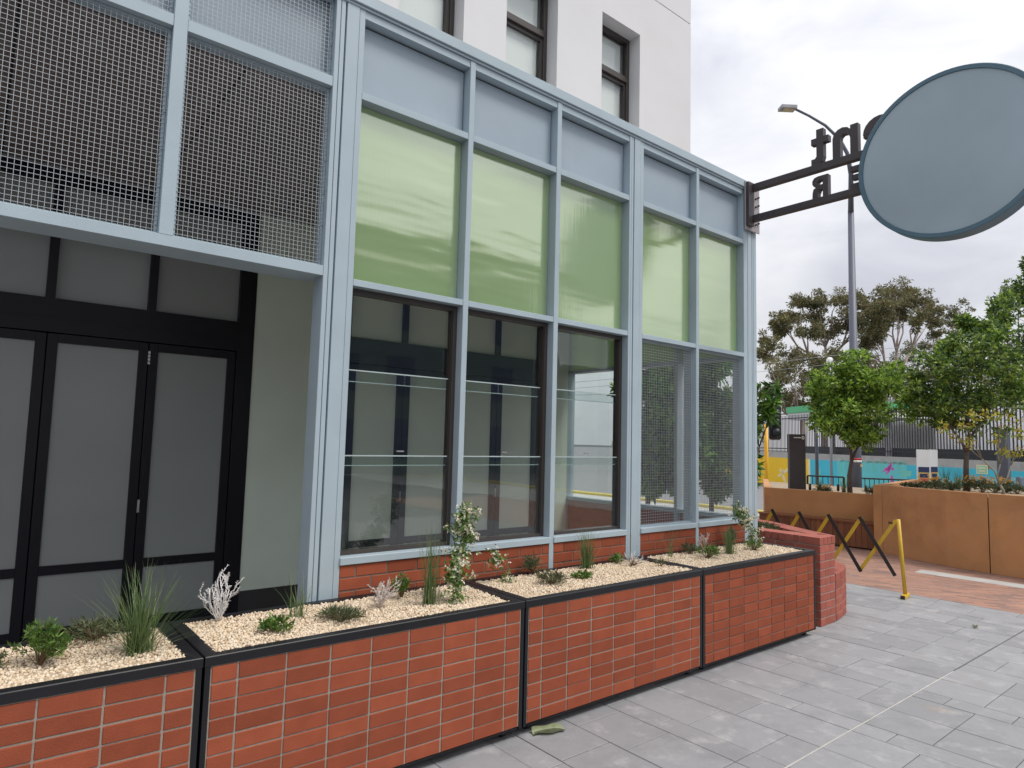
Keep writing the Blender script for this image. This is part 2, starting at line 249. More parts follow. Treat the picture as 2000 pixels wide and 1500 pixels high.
# ------------------------------------------------------------------ mesh builder
class MB:
    def __init__(s): s.v = []; s.f = []; s.mi = []; s.mats = []
    def _m(s, mat):
        if mat not in s.mats: s.mats.append(mat)
        return s.mats.index(mat)
    def add(s, vs, fs, mat=None):
        o = len(s.v); s.v.extend([tuple(map(float, q)) for q in vs]); k = s._m(mat)
        for f in fs: s.f.append(tuple(i + o for i in f)); s.mi.append(k)
        return s
    def box(s, x0, x1, y0, y1, z0, z1, mat=None, c=0.0):
        if c <= 0:
            return s.add([(x0, y0, z0), (x1, y0, z0), (x1, y1, z0), (x0, y1, z0), (x0, y0, z1), (x1, y0, z1), (x1, y1, z1), (x0, y1, z1)],
                  [(3, 2, 1, 0), (4, 5, 6, 7), (0, 1, 5, 4), (1, 2, 6, 5), (2, 3, 7, 6), (3, 0, 4, 7)], mat)
        X = [(x0, 1), (x1, -1)]; V = []; idx = {}
        def vid(a, b, d, ax):
            k = (a, b, d, ax)
            if k not in idx:
                P = [(x0, x1)[a], (y0, y1)[b], (z0, z1)[d]]; sg = [(1, -1)[a], (1, -1)[b], (1, -1)[d]]
                for i in range(3):
                    if i != ax: P[i] += sg[i] * c
                idx[k] = len(V); V.append(tuple(P))
            return idx[k]
        F = []
        for a in (0, 1):
            q = [vid(a, 0, 0, 0), vid(a, 1, 0, 0), vid(a, 1, 1, 0), vid(a, 0, 1, 0)]; F.append(q if a else q[::-1])
            q = [vid(0, a, 0, 1), vid(0, a, 1, 1), vid(1, a, 1, 1), vid(1, a, 0, 1)]; F.append(q if a else q[::-1])
            q = [vid(0, 0, a, 2), vid(1, 0, a, 2), vid(1, 1, a, 2), vid(0, 1, a, 2)]; F.append(q if a else q[::-1])
        ctr = Vector(((x0 + x1) / 2, (y0 + y1) / 2, (z0 + z1) / 2))
        def face(q):
            n = (Vector(V[q[1]]) - Vector(V[q[0]])).cross(Vector(V[q[2]]) - Vector(V[q[0]]))
            mid = sum((Vector(V[i]) for i in q), Vector()) / len(q) - ctr
            F.append(q if n.dot(mid) > 0 else q[::-1])
        for a in (0, 1):
            for b in (0, 1):
                face([vid(a, b, 0, 0), vid(a, b, 1, 0), vid(a, b, 1, 1), vid(a, b, 0, 1)])
                face([vid(a, 0, b, 0), vid(a, 1, b, 0), vid(a, 1, b, 2), vid(a, 0, b, 2)])
                face([vid(0, a, b, 1), vid(1, a, b, 1), vid(1, a, b, 2), vid(0, a, b, 2)])
                for d in (0, 1): face([vid(a, b, d, 0), vid(a, b, d, 1), vid(a, b, d, 2)])
        return s.add(V, F, mat)
    def prism(s, poly, h0, h1, mat=None, ax='z'):
        n = len(poly)
        def P(a, b, h): return (a, b, h) if ax == 'z' else (a, h, b) if ax == 'y' else (h, a, b)
        vs = [P(a, b, h0) for a, b in poly] + [P(a, b, h1) for a, b in poly]
        fs = [tuple(range(n))[::-1], tuple(range(n, 2 * n))] + [(i, (i + 1) % n, n + (i + 1) % n, n + i) for i in range(n)]
        ar = sum(poly[i][0] * poly[(i + 1) % n][1] - poly[(i + 1) % n][0] * poly[i][1] for i in range(n))
        flip = (ar < 0) != (ax == 'y') 
        if (h1 < h0): flip = not flip
        if flip: fs = [f[::-1] for f in fs]
        return s.add(vs, fs, mat)
    def tube(s, path, r, n=6, mat=None, cap=True):
        path = [Vector(p) for p in path]; rs = r if isinstance(r, (list, tuple)) else [r] * len(path)
        vs = []; fs = []; prev = None
        for i, p in enumerate(path):
            t = (path[min(i + 1, len(path) - 1)] - path[max(i - 1, 0)]).normalized()
            if prev is None: a = t.orthogonal().normalized()
            else:
                a = prev - t * prev.dot(t); a = a.normalized() if a.length > 1e-6 else t.orthogonal().normalized()
            prev = a; b = t.cross(a)
            for k in range(n):
                an = 2 * PI * k / n; vs.append(p + (a * math.cos(an) + b * math.sin(an)) * rs[i])
        for i in range(len(path) - 1):
            for k in range(n): fs.append((i * n + k, i * n + (k + 1) % n, (i + 1) * n + (k + 1) % n, (i + 1) * n + k))
        if cap: fs.append(tuple(range(n))[::-1]); fs.append(tuple(range((len(path) - 1) * n, len(path) * n)))
        return s.add(vs, fs, mat)
    def build(s, name, mat, parent=None, smooth=False):
        me = bpy.data.meshes.new(name); me.from_pydata(s.v, [], s.f)
        ms = [mt if mt is not None else mat for mt in s.mats] or [mat]
        for mt in ms: me.materials.append(M[mt])
        if len(ms) > 1: me.polygons.foreach_set('material_index', s.mi)
        if smooth: me.polygons.foreach_set('use_smooth', [True] * len(me.polygons))
        me.update(); return link(name, me, parent)
def link(name, me, parent=None):
    o = bpy.data.objects.new(name, me); COL.objects.link(o)
    if parent is not None: o.parent = parent
    return o
def npmesh(name, V, F, mat, parent=None, smooth=False):
    """fast mesh from arrays; F is (n,k)"""
    me = bpy.data.meshes.new(name); V = np.asarray(V, np.float32); F = np.asarray(F, np.int32); k = F.shape[1]
    me.vertices.add(len(V)); me.vertices.foreach_set('co', V.ravel()); me.loops.add(F.size); me.loops.foreach_set('vertex_index', F.ravel())
    me.polygons.add(len(F)); me.polygons.foreach_set('loop_start', np.arange(0, F.size, k, dtype=np.int32)); me.polygons.foreach_set('loop_total', np.full(len(F), k, np.int32))
    if smooth: me.polygons.foreach_set('use_smooth', np.ones(len(F), bool))
    me.materials.append(M[mat]); me.update(calc_edges=True); return link(name, me, parent)
def tag(o, label=None, cat=None, group=None, kind=None):
    if label: o['label'] = label
    if cat: o['category'] = cat
    if group: o['group'] = group
    if kind: o['kind'] = kind
    return o
def thing(name, label, cat, loc=(0, 0, 0), group=None):
    o = bpy.data.objects.new(name, None); COL.objects.link(o); o.location = tuple(map(float, loc)); o.empty_display_size = 0.1
    return tag(o, label, cat, group)
class W:
    """parent wrapper: builds a part given in world coordinates under a thing standing at loc"""
    def __init__(s, root): s.root = root; s.l = np.array(root.location)
    def __call__(s, mb, name, mat, smooth=False, parent=None):
        mb.v = [(a - s.l[0], b - s.l[1], c - s.l[2]) for a, b, c in mb.v]
        return mb.build(name, mat, parent or s.root, smooth)
def B(*a, **k): return MB().box(*a, **k)

# ================================================================== GROUND
tag(B(-300, 400, -300, 400, -0.4, -0.06).build('ground', 'asphalt'), kind='structure')
pv = tag(B(-14, 5.05, -14, 4.6, -0.05, -0.010).build('pavement', 'joint_dark'), kind='structure')
# stone pavers in courses square to the shopfront; widths 0.43 / 0.43 / 0.20 in turn
PAVN = [0]; pmesh = {}
def paver(x0, x1, y0, y1):
    dx, dy = round(x1 - x0 - 0.006, 3), round(y1 - y0 - 0.006, 3)
    k = (dx, dy)
    if k not in pmesh:
        mb = B(-dx / 2, dx / 2, -dy / 2, dy / 2, -0.03, 0.0, c=0.003); o = mb.build('paver', 'paver', pv); pmesh[k] = o.data
    else: o = link('paver', pmesh[k], pv)
    o.location = ((x0 + x1) / 2, (y0 + y1) / 2, random.uniform(-0.0015, 0.0012)); o.rotation_euler = (random.gauss(0, 0.0008), random.gauss(0, 0.0008), 0)
far = MB()
xs = [-0.95]
while xs[-1] < 5.0: xs.append(xs[-1] + (0.43, 0.43, 0.205)[(len(xs) - 1) % 3])
xl = [-0.95]
while xl[-1] > -8: xl.append(xl[-1] - (0.205, 0.43, 0.43)[(len(xl) - 1) % 3])
xs = sorted(set(xl[1:] + xs)); xs[-1] = 5.05
JY = -1.79
for i in range(len(xs) - 1):
    x0, x1 = xs[i], xs[i + 1]
    if x1 - x0 < 0.05: continue
    rr = random.Random(100 + i)
    for sgn in (1, -1):
        y = JY + 0.004 * sgn; first = True; end = 4.55 if sgn > 0 else -9.0
        while abs(y - JY) < abs(end - JY):
            ln = rr.choice([0.43, 0.62, 0.74, 0.50]) if x1 - x0 > 0.3 else rr.choice([0.62, 0.86, 0.43])
            if first: ln = rr.choice([0.22, 0.43, 0.62]); first = False
            y2 = y + sgn * ln
            a, b = min(y, y2), max(y, y2)
            seen = (x0 > -2.6 and b > -3.1 and a < (0.2 if x0 < 2.3 else 3.0))
            if x0 < 2.25 and a > 0.3: seen = None
            if seen and x0 < 2.3 and a > -0.3: seen = False
            if seen: paver(x0, x1, a, b)
            elif seen is False: far.box(x0 + 0.003, x1 - 0.003, a + 0.003, b - 0.003, -0.03, 0.0)
            y = y2
tag(far.build('paver', 'paver', pv), kind='stuff')
B(-9, 1.95, JY - 0.0045, JY + 0.0045, -0.02, -0.003).build('joint_filler', 'joint_white', pv); B(1.952, 5.05, JY - 0.006, JY + 0.006, -0.02, -0.003).build('joint_filler', 'joint_dark', pv)
bp_ = tag(B(5.056, 9.4, -14, 6.0, -0.05, 0.0).build('brick_paving', 'brick_paving'), kind='structure')
MB().prism([(6.87, .25), (7.23, .26), (7.28, -1.08), (7.25, -3.2), (6.88, -3.2), (6.92, -1.16)], 0.0, 0.004).build('inlay_strip', 'concrete', bp_)
tag(B(9.4, 13.0, -40, 6.0, -0.05, 0.005).build('footpath', 'concrete'), kind='structure')
tag(B(13.2, 300, -200, 200, -0.055, -0.02).build('road', 'road_pale'), kind='structure')
tag(B(5.06, 13.0, 6.004, 30, -0.05, 0.0).build('footpath', 'concrete'), kind='structure')
tag(B(13.004, 13.2, -40, 60, -0.05, 0.09, c=0.02).build('kerb', 'kerb_yellow'), kind='structure')

# ================================================================== SHOP BUILDING
YF = 0.25
shop = thing('shop_building', 'single-storey shop building with pale blue-grey steel grid front, green glass and mesh panels', 'building', (0, YF, 0))
P_ = W(shop)
BAYS = [(-2.96, -2.03), (-1.98, -1.063), (-1.011, -0.078), (0.137, 1.03), (1.081, 1.972)]
YB = YF + 0.16
# columns with grooves
def column(parts, back):
    mb = MB()
    for (a, b, y) in parts: mb.box(a, b, y, YB, 0.02, 4.985, c=0.002)
    mb.box(back[0] + 0.002, back[1] - 0.002, YF + 0.03, YB - 0.004, 0.02, 4.98)
    return P_(mb, 'column', 'steel_blue')
column([(-3.18, -3.148, YF), (-3.143, -3.112, YF + .002), (-3.100, -3.006, YF), (-3.003, -2.96, YF + .004)], (-3.18, -2.96))
column([(-0.078, -0.050, YF), (-0.046, -0.018, YF + .002), (-0.006, 0.085, YF), (0.088, 0.137, YF + .004)], (-0.078, 0.137))
column([(1.972, 2.050, YF + .004), (2.053, 2.135, YF), (2.146, 2.172, YF + .002), (2.176, 2.238, YF)], (1.972, 2.238))
for a, b in ((-2.03, -1.98), (-1.063, -1.011), (1.03, 1.081)):
    P_(B(a, b, YF, YB, 0.4, 4.98, c=0.002), 'mullion', 'steel_blue')
for a, b in ((-4.18, -4.104), (-5.11, -5.034), (-6.04, -5.964)):
    P_(B(a, b, YF, YB, 3.07, 4.98, c=0.002), 'mullion', 'steel_blue')
for a, b in BAYS:
    for z0, z1 in ((2.972, 3.018), (4.32, 4.372)):
        P_(B(a + .001, b - .001, YF + .003, YB - .003, z0, z1, c=0.002), 'transom', 'steel_blue')
    P_(B(a + .001, b - .001, YF + .008, YB - .003, 4.925, 4.98), 'head_rail', 'steel_blue')
    # grey panel with a dark joint round it
    P_(B(a + .002, b - .002, YF + .10, YF + .13, 4.374, 4.923), 'panel_backing', 'dark_gap')
    P_(B(a + .010, b - .008, YF + .085, YF + .099, 4.376, 4.908, c=0.002), 'spandrel_panel', 'panel_blue')
    P_(B(a + .004, b - .004, YF + .095, YF + .11, 3.022, 4.316), 'green_pane', 'green_glass')
    P_(B(a - .004, b + .004, YF - .012, YF + .15, 1.068, 1.118, c=0.003), 'sill', 'steel_blue')
LB = [(-4.104, -3.18), (-5.034, -4.18), (-5.964, -5.11)]
P_(B(-9, -3.181, YF + .001, YB + .10, 3.002, 3.070, c=0.002), 'beam', 'steel_blue')
for a, b in LB:
    P_(B(a + .001, b - .001, YF + .003, YB - .003, 4.332, 4.405, c=0.002), 'transom', 'steel_blue')
    P_(B(a + .002, b - .002, YF + .10, YF + .14, 4.407, 4.98), 'backing_panel', 'panel_blue')
# parapet cap
cp = MB(); cp.box(-9, 2.262, YF - .022, YF + .20, 5.004, 5.092, c=0.004); cp.box(-9, 2.25, YF - .006, YF + .12, 4.984, 5.0)
cp.box(2.14, 2.262, YF + .2005, 4.3, 5.004, 5.092, c=.004)
P_(cp, 'parapet_cap', 'steel_blue')
P_(B(-9, 2.14, YF + .21, 4.3, 4.93, 5.02), 'roof', 'concrete')
# mesh panels: angle frame and woven wires
def mesh_panel(a, b, z0, z1, pitch=0.0275):
    y = YF + .045
    fr = MB(); t = .016
    fr.box(a, a + t, y + .006, y + .03, z0, z1); fr.box(b - t, b, y + .006, y + .03, z0, z1)
    fr.box(a + t, b - t, y + .006, y + .03, z0, z0 + t); fr.box(a + t, b - t, y + .006, y + .03, z1 - t, z1)
    for k in range(6):
        for xx in (a + .008, b - .008):
            zz = z0 + .06 + (z1 - z0 - .12) * k / 5; fr.box(xx - .004, xx + .004, y - .003, y + .006, zz - .004, zz + .004)
    f = P_(fr, 'mesh_panel', 'steel_blue')
    wm = MB(); n = int((b - a) / pitch); r = .00115
    for i in range(1, n):
        x = a + (b - a) * i / n; wm.box(x - r, x + r, y - r, y + r, z0 + .004, z1 - .004)
    n = int((z1 - z0) / pitch)
    for i in range(1, n):
        z = z0 + (z1 - z0) * i / n; wm.box(a + .004, b - .004, y + r, y + 3 * r, z - r, z + r)
    wm.v = [(q[0] - P_.l[0], q[1] - P_.l[1], q[2] - P_.l[2]) for q in wm.v]
    tag(wm.build('wire_mesh', 'wire', f), kind='stuff')
for a, b in LB:
    mesh_panel(a + .002, b - .002, 3.072, 4.330); mesh_panel(a + .002, b - .002, 4.407, 4.982)
for a, b in BAYS[3:]: mesh_panel(a + .002, b - .002, 1.120, 2.970)
# three glazed bays: bronze frame, three stacked sashes
for a, b in BAYS[:3]:
    y = YF + .075; t = .018
    fr = MB()
    fr.box(a + .001, a + t, y, y + .075, 1.121, 2.969); fr.box(b - t - .018, b - .001, y, y + .075, 1.121, 2.969)
    fr.box(a + t, b - t - .018, y, y + .075, 1.121, 1.145); fr.box(a + t, b - t - .018, y, y + .075, 2.935, 2.969)
    for k in range(3): fr.box(b - t - .018 - .006, b - t - .018, y + .012 + k * .02, y + .02 + k * .02, 1.146, 2.934)
    f = P_(fr, 'window', 'bronze')
    for k, (z0, z1) in enumerate(((1.146, 1.80), (1.73, 2.40), (2.32, 2.934))):
        yy = y + .015 + .02 * k
        g = B(a + t + .001, b - t - .026, yy, yy + .006, z0, z1 - .009); g.v = [(q[0], q[1] - YF, q[2]) for q in g.v]; g.build('pane', 'glass', f)
        if k < 2:
            e = B(a + t + .001, b - t - .026, yy - .001, yy + .007, z1 - .0085, z1); e.v = [(q[0], q[1] - YF, q[2]) for q in e.v]; e.build('glass_edge', 'glass_edge', f)
        if k > 0:
            e = B(a + t + .001, b - t - .026, yy - .001, yy + .007, z0 - .0065, z0 - .0005); e.v = [(q[0], q[1] - YF, q[2]) for q in e.v]; e.build('glass_edge', 'glass_edge', f)
    e = B(a + .44, a + .50, y + .006, y + .014, 1.825, 1.835); e.v = [(q[0], q[1] - YF, q[2]) for q in e.v]; e.build('catch', 'steel_bright', f)
# brick dwarf wall under the sills, stretcher bond
bw = P_(B(-2.958, 1.97, YF + .0055, YF + .16, 0.02, 1.066), 'dwarf_wall', 'mortar_dark')
bl = {}
def lay_brick(parent, lx, ly, lz, cx, cy, cz, mat, rot=0.0, key=None):
    k = (round(lx, 3), round(ly, 3), round(lz, 3), mat)
    if k not in bl:
        o = B(-lx / 2, lx / 2, -ly / 2, ly / 2, -lz / 2, lz / 2, c=0.0028).build('brick', mat, parent); bl[k] = o.data
    else: o = link('brick', bl[k], parent)
    o.location = (cx + random.gauss(0, .0007), cy + random.gauss(0, .0010), cz + random.gauss(0, .0006)); o.rotation_euler = (0, 0, rot)
    return o
for r in range(4):
    z = 1.066 - .0433 - r * .0866
    for a, b in BAYS:
        x = a + .002 + (0 if r % 2 else -.12)
        while x < b - .02:
            x0, x1 = max(x, a + .003), min(x + .23, b - .003)
            if x1 - x0 > .02: lay_brick(bw, x1 - x0, .1, .0766, (x0 + x1) / 2, YF + .052 - YF, z, 'brick_red')
            x += .24
# end wall (returns from the corner), seen through the glass: same grid
EX = 2.238
for y0, y1 in ((1.27, 1.32), (2.20, 2.25), (3.30, 3.45)):
    P_(B(EX - .16, EX, y0, y1, .02, 4.98), 'mullion', 'steel_blue')
for y0, y1, wb in ((YB + .001, 1.27, 0), (1.32, 2.20, 0), (2.25, 3.30, 1)):
    for z0, z1 in ((1.068, 1.118), (2.972, 3.018), (4.32, 4.372)): P_(B(EX - .155, EX - .005, y0 + .001, y1 - .001, z0, z1), 'transom', 'steel_blue')
    P_(B(EX - .08, EX - .06, y0 + .004, y1 - .004, 3.02, 4.318), 'green_pane', 'green_glass')
    P_(B(EX - .08, EX - .05, y0 + .004, y1 - .004, 4.374, 4.98), 'spandrel_panel', 'panel_blue')
    P_(B(EX - .11, EX - .02, y0 + .004, y1 - .004, .02, 1.066), 'dwarf_wall', 'brick_red')
    P_(B(EX - .06, EX - .054, y0 + .004, y1 - .004, 1.12, 2.97), 'pane', 'glass_clear')
# deep porch behind the grid: rear wall with two sets of dark folding doors
YR = 3.30
P_(B(-9, 2.07, YB + .02, YR - .01, 4.335, 4.40), 'ceiling', 'soffit')
cj = MB()
for x in (-4.9, -3.7, -2.5, -1.3, -.1, 1.1): cj.box(x - .006, x + .006, YB + .03, YR - .02, 4.331, 4.3345)
P_(cj, 'ceiling_joint', 'dark_gap')
P_(B(-9, 2.07, YB - .02, YR + .3, -.03, .02), 'floor', 'dark_floor')
P_(B(-2.648, -1.72, YR - .02, YR + .2, .29, 4.334), 'wall', 'render_green')
P_(B(-2.648, -1.72, YR - .024, YR + .2, .02, .286), 'skirting', 'skirting')
P_(B(1.60, 2.07, YR - .02, YR + .2, .02, 4.334), 'wall', 'render_green')
def door_set(xr, pitch, n, blind, st=.08, frm='black_frame'):
    """n folding leaves leftwards from the right jamb xr, transom lights over them"""
    x = xr; jamb = .17
    fr = MB(); y = YR
    L_ = xr - jamb - n * pitch - jamb
    fr.box(xr - jamb, xr, y - .03, y + .08, .02, 4.30); fr.box(L_, L_ + jamb, y - .03, y + .08, .02, 4.30)
    fr.box(L_ + jamb, xr - jamb, y - .03, y + .08, 2.80, 3.11); fr.box(L_ + jamb, xr - jamb, y - .03, y + .08, 4.17, 4.30)
    fr.box(L_ + jamb, xr - jamb, y - .034, y + .0, 2.93, 2.945)
    for k in range(1, n): fr.box(xr - jamb - k * pitch - .036, xr - jamb - k * pitch + .036, y - .03, y + .08, 3.1105, 4.1695)
    f = P_(fr, 'door_frame', frm)
    for k in range(n):
        b = xr - jamb - k * pitch - .004; a = b - pitch + .008
        e = B(a - .004 + (.037 if k < n - 1 else .001), b + .004 - (.037 if k > 0 else .001), y + .02, y + .03, 3.112, 4.168); P_(e, 'transom_light', blind)
        d = MB(); yy = y - .015
        d.box(a, a + st, yy, yy + .05, .04, 2.79, c=.003); d.box(b - st, b, yy, yy + .05, .04, 2.79, c=.003)
        d.box(a + st, b - st, yy, yy + .05, .04, .16); d.box(a + st, b - st, yy, yy + .05, .63, .71); d.box(a + st, b - st, yy, yy + .05, 2.71, 2.79)
        do = P_(d, 'door', frm)
        for z0, z1 in ((.1605, .6295), (.7105, 2.7095)):
            q = B(a + st + .001, b - st - .001, yy + .02, yy + .03, z0, z1); q.v = [(u[0], u[1] - YF, u[2]) for u in q.v]; q.build('pane', blind, do)
        if k % 2 == 0:
            for z in (1.15, 2.58):
                h = MB()
                for j in range(4 if z > 2 else 1):
                    h.box(a - .010, a + .010, yy - .014, yy - .001, z + j * .034, z + j * .034 + (.026 if z > 2 else .12))
                h.v = [(u[0], u[1] - YF, u[2]) for u in h.v]; h.build('hinge', 'steel_bright', do)
P_(B(-9, 2.07, YR + .25, YR + .28, .02, 4.33), 'dark_backing', 'black_frame')  # black sheet added behind the doors so no sky shows through the gaps
door_set(-2.648, .822, 5, 'door_blind')
door_set(1.62, .745, 4, 'blind_lit_tone', st=.09, frm='frame_sky_tint')

# ================================================================== WHITE BUILDING ABOVE
YT = 1.25
tower = thing('white_building', 'tall white rendered building rising behind the shop roof with narrow dark-framed windows', 'building', (0, YT, 5.02))
T_ = W(tower)
WZ0, WZ1 = 5.35, 7.09
OPN = [(-3.57, -2.83), (-2.17, -1.44), (-0.90, -0.17), (0.555, 1.25)]
wl = MB(); x = -12.0
for a, b in OPN:
    wl.box(x, a, YT, YT + .35, 5.02, 7.69); wl.box(a, b, YT, YT + .35, 5.02, WZ0)
    wl.box(a, b, YT, YT + .35, WZ1 if a > -1 else 7.09, 7.69); x = b
wl.box(x, 2.315, YT, YT + .35, 5.02, 7.69); wl.box(-12, 2.315, YT + .36, YT + 9, 5.02, 14)
wl.box(-12, 2.315, YT, YT + .35, 7.705, 14); wl.box(-12, 2.305, YT + .012, YT + .34, 7.691, 7.704)
T_(wl, 'wall', 'white_render')
for a, b in OPN:
    yi = YT + .17; fr = MB(); t = .05
    fr.box(a, a + t, yi, yi + .08, WZ0, WZ1, c=.004); fr.box(b - t, b, yi, yi + .08, WZ0, WZ1, c=.004)
    fr.box(a + t, b - t, yi, yi + .08, WZ1 - t, WZ1); fr.box(a + t, b - t, yi, yi + .08, WZ0, WZ0 + t); fr.box(a + t, b - t, yi - .01, yi + .07, 6.50, 6.58, c=.006)
    fr.box(b - t - .035, b - t - .001, yi + .02, yi + .06, WZ0 + t, 6.499); fr.box(a + t + .001, a + t + .035, yi + .02, yi + .06, WZ0 + t, 6.499); fr.box(a + t + .035, b - t - .035, yi + .02, yi + .06, 6.46, 6.499)
    f = T_(fr, 'window', 'bronze')
    for z0, z1 in ((WZ0 + t, 6.499), (6.581, WZ1 - t)):
        q = B(a + t, b - t, yi + .04, yi + .046, z0, z1); q.v = [(u[0], u[1] - YT, u[2] - 5.02) for u in q.v]; q.build('pane', 'glass_clear', f)
    q = B(a + t, b - t - .04, yi + .0805, yi + .084, WZ0 + .002, WZ1 - .07); q.v = [(u[0], u[1] - YT, u[2] - 5.02) for u in q.v]; q.build('blind', 'roller_blind', f)

# ================================================================== PLANTERS
ZR, ZB, YP, YPB = 0.87, 0.065, -0.545, 0.205
PG = 'brick-faced planters along the shopfront'
PL = ['brick-clad planter nearest the dark doors, cut off at the left, with the big grass tuft',
      'brick-clad planter with a white coral-like shrub at one end and flowering jasmine at the other',
      'brick-clad planter in front of the third glazed bay with one grass tuft in its middle',
      'brick-clad planter at the corner column, against the low brick garden wall']
icoV, icoF = None, None
def ico():
    t = (1 + 5 ** .5) / 2
    v = np.array([(-1, t, 0), (1, t, 0), (-1, -t, 0), (1, -t, 0), (0, -1, t), (0, 1, t), (0, -1, -t), (0, 1, -t), (t, 0, -1), (t, 0, 1), (-t, 0, -1), (-t, 0, 1)]) / 1.9
    f = np.array([(0, 11, 5), (0, 5, 1), (0, 1, 7), (0, 7, 10), (0, 10, 11), (1, 5, 9), (5, 11, 4), (11, 10, 2), (10, 7, 6), (7, 1, 8), (3, 9, 4), (3, 4, 2), (3, 2, 6), (3, 6, 8), (3, 8, 9), (4, 9, 5), (2, 4, 11), (6, 2, 10), (8, 6, 7), (9, 8, 1)])
    return v, f
def stones(name, x0, x1, y0, y1, z, n, size, mat, zf=None):
    v, f = ico()
    c = np.stack([rng.uniform(x0, x1, n), rng.uniform(y0, y1, n), np.zeros(n)], 1)
    c[:, 2] = z + rng.uniform(-.006, .006, n) + .006 * np.sin(c[:, 0] * 5 + c[:, 1] * 3) * np.cos(c[:, 1] * 7)
    s = size * rng.uniform(.55, 1.25, n)
    q = rng.normal(size=(n, 4)); q /= np.linalg.norm(q, axis=1)[:, None]
    a, b, cc, d = q.T
    R = np.stack([1 - 2 * (cc**2 + d**2), 2 * (b * cc - a * d), 2 * (b * d + a * cc), 2 * (b * cc + a * d), 1 - 2 * (b**2 + d**2), 2 * (cc * d - a * b), 2 * (b * d - a * cc), 2 * (cc * d + a * b), 1 - 2 * (b**2 + cc**2)], 1).reshape(n, 3, 3)
    sh = v[None] * rng.uniform(.6, 1.15, (n, 1, 3)) * rng.uniform(.75, 1.2, (n, 12, 1))
    V = np.einsum('nij,nkj->nki', R, sh) * s[:, None, None] + c[:, None, :]
    F = (f[None] + (np.arange(n) * 12)[:, None, None]).reshape(-1, 3)
    return V.reshape(-1, 3), F
NST = [9500, 10500, 9000, 8000]
for i in range(4):
    x0 = -6 + 2 * i + .004; x1 = x0 + 1.992
    pt = thing('brick_planter', PL[i], 'planter', ((x0 + x1) / 2, (YP + YPB) / 2, 0), PG); Q = W(pt)
    # carcass: steel box, corner angles
    c = MB(); c.box(x0 + .029, x1 - .029, YP + .0085, YPB - .01, ZB + .01, ZR - .047); 
    Q(c, 'grout_board', 'mortar' if i < 3 else 'mortar_dark')
    for xa in (x0 + .003, x1 - .028):
        Q(B(xa, xa + .025, YP + .004, YP + .03, ZB - .005, ZR - .046), 'corner_angle', 'black_steel')
    e = MB(); e.box(x0 + .004, x0 + .0115, YP + .031, YPB - .01, ZB, ZR - .046); e.box(x1 - .0115, x1 - .004, YP + .031, YPB - .01, ZB, ZR - .046); e.box(x0 + .013, x1 - .013, YPB - .0095, YPB - .003, ZB, ZR - .046)
    e.box(x0 + .04, x1 - .04, YP + .0095, YP + .03, ZB - .006, ZB + .0055)
    Q(e, 'side_sheet', 'black_steel')
    rim = MB(); rw = .062
    def rimseg(p0, p1, inn):  # p0->p1 outer edge, inn inward normal, mitred ends
        p0 = np.array(p0); p1 = np.array(p1); d = (p1 - p0) / np.linalg.norm(p1 - p0); inn = np.array(inn)
        prof = [(0, -.046), (0, -.004), (.004, 0), (rw, -.001), (rw, -.03)]
        ring0 = [(*(p0 + d * u + inn * u), ZR + h) for u, h in prof]; ring1 = [(*(p1 - d * u + inn * u), ZR + h) for u, h in prof]
        k = len(prof); vs = ring0 + ring1
        fs = [(j, j + 1, k + j + 1, k + j) for j in range(k - 1)]
        rim.add(vs, [f[::-1] for f in fs]); rim.add(ring0, [tuple(range(k))]); rim.add(ring1, [tuple(range(k))[::-1]])
    rimseg((x0, YP), (x1, YP), (0, 1)); rimseg((x1, YP), (x1, YPB), (-1, 0)); rimseg((x1, YPB), (x0, YPB), (0, -1)); rimseg((x0, YPB), (x0, YP), (1, 0))
    Q(rim, 'rim', 'black_steel')
    for xa in (x0 + .1, x1 - .1):
        for ya in (YP + .09, YPB - .09):
            cs = MB(); cs.tube([(xa - .012, ya, .028), (xa + .012, ya, .028)], .028, 10); cs.box(xa - .02, xa + .02, ya - .02, ya + .02, .05, ZB + .008)
            Q(cs, 'caster', 'black_paint')
    # 9 courses of stack-bonded brick slips: half, seven full, half
    H = (ZR - .05 - ZB - .006) / 9
    for r in range(9):
        x = x0 + .036
        for k in range(9):
            lw = .1155 if k in (0, 8) else .2305
            lay_brick(pt, lw, .03, H - .0085, x + lw / 2 - pt.location.x, YP + .019 - pt.location.y, ZB + .006 + H * (r + .5) + .001, 'brick_red')
            x += lw + .0093
    # pale crushed stone
    V1, F1 = stones('gravel', x0 + rw - .004, x1 - rw + .004, YP + rw - .004, YPB - rw + .004, ZR - .012, NST[i], .0088, 'gravel')
    g = npmesh('gravel', V1, F1, 'gravel'); tag(g, 'cream crushed stone filling the planter', 'gravel', kind='stuff')
    B(x0 + rw - .004, x1 - rw + .004, YP + rw - .004, YPB - rw + .004, ZR - .055, ZR - .014).build('gravel_bed', 'gravel_bed', g)

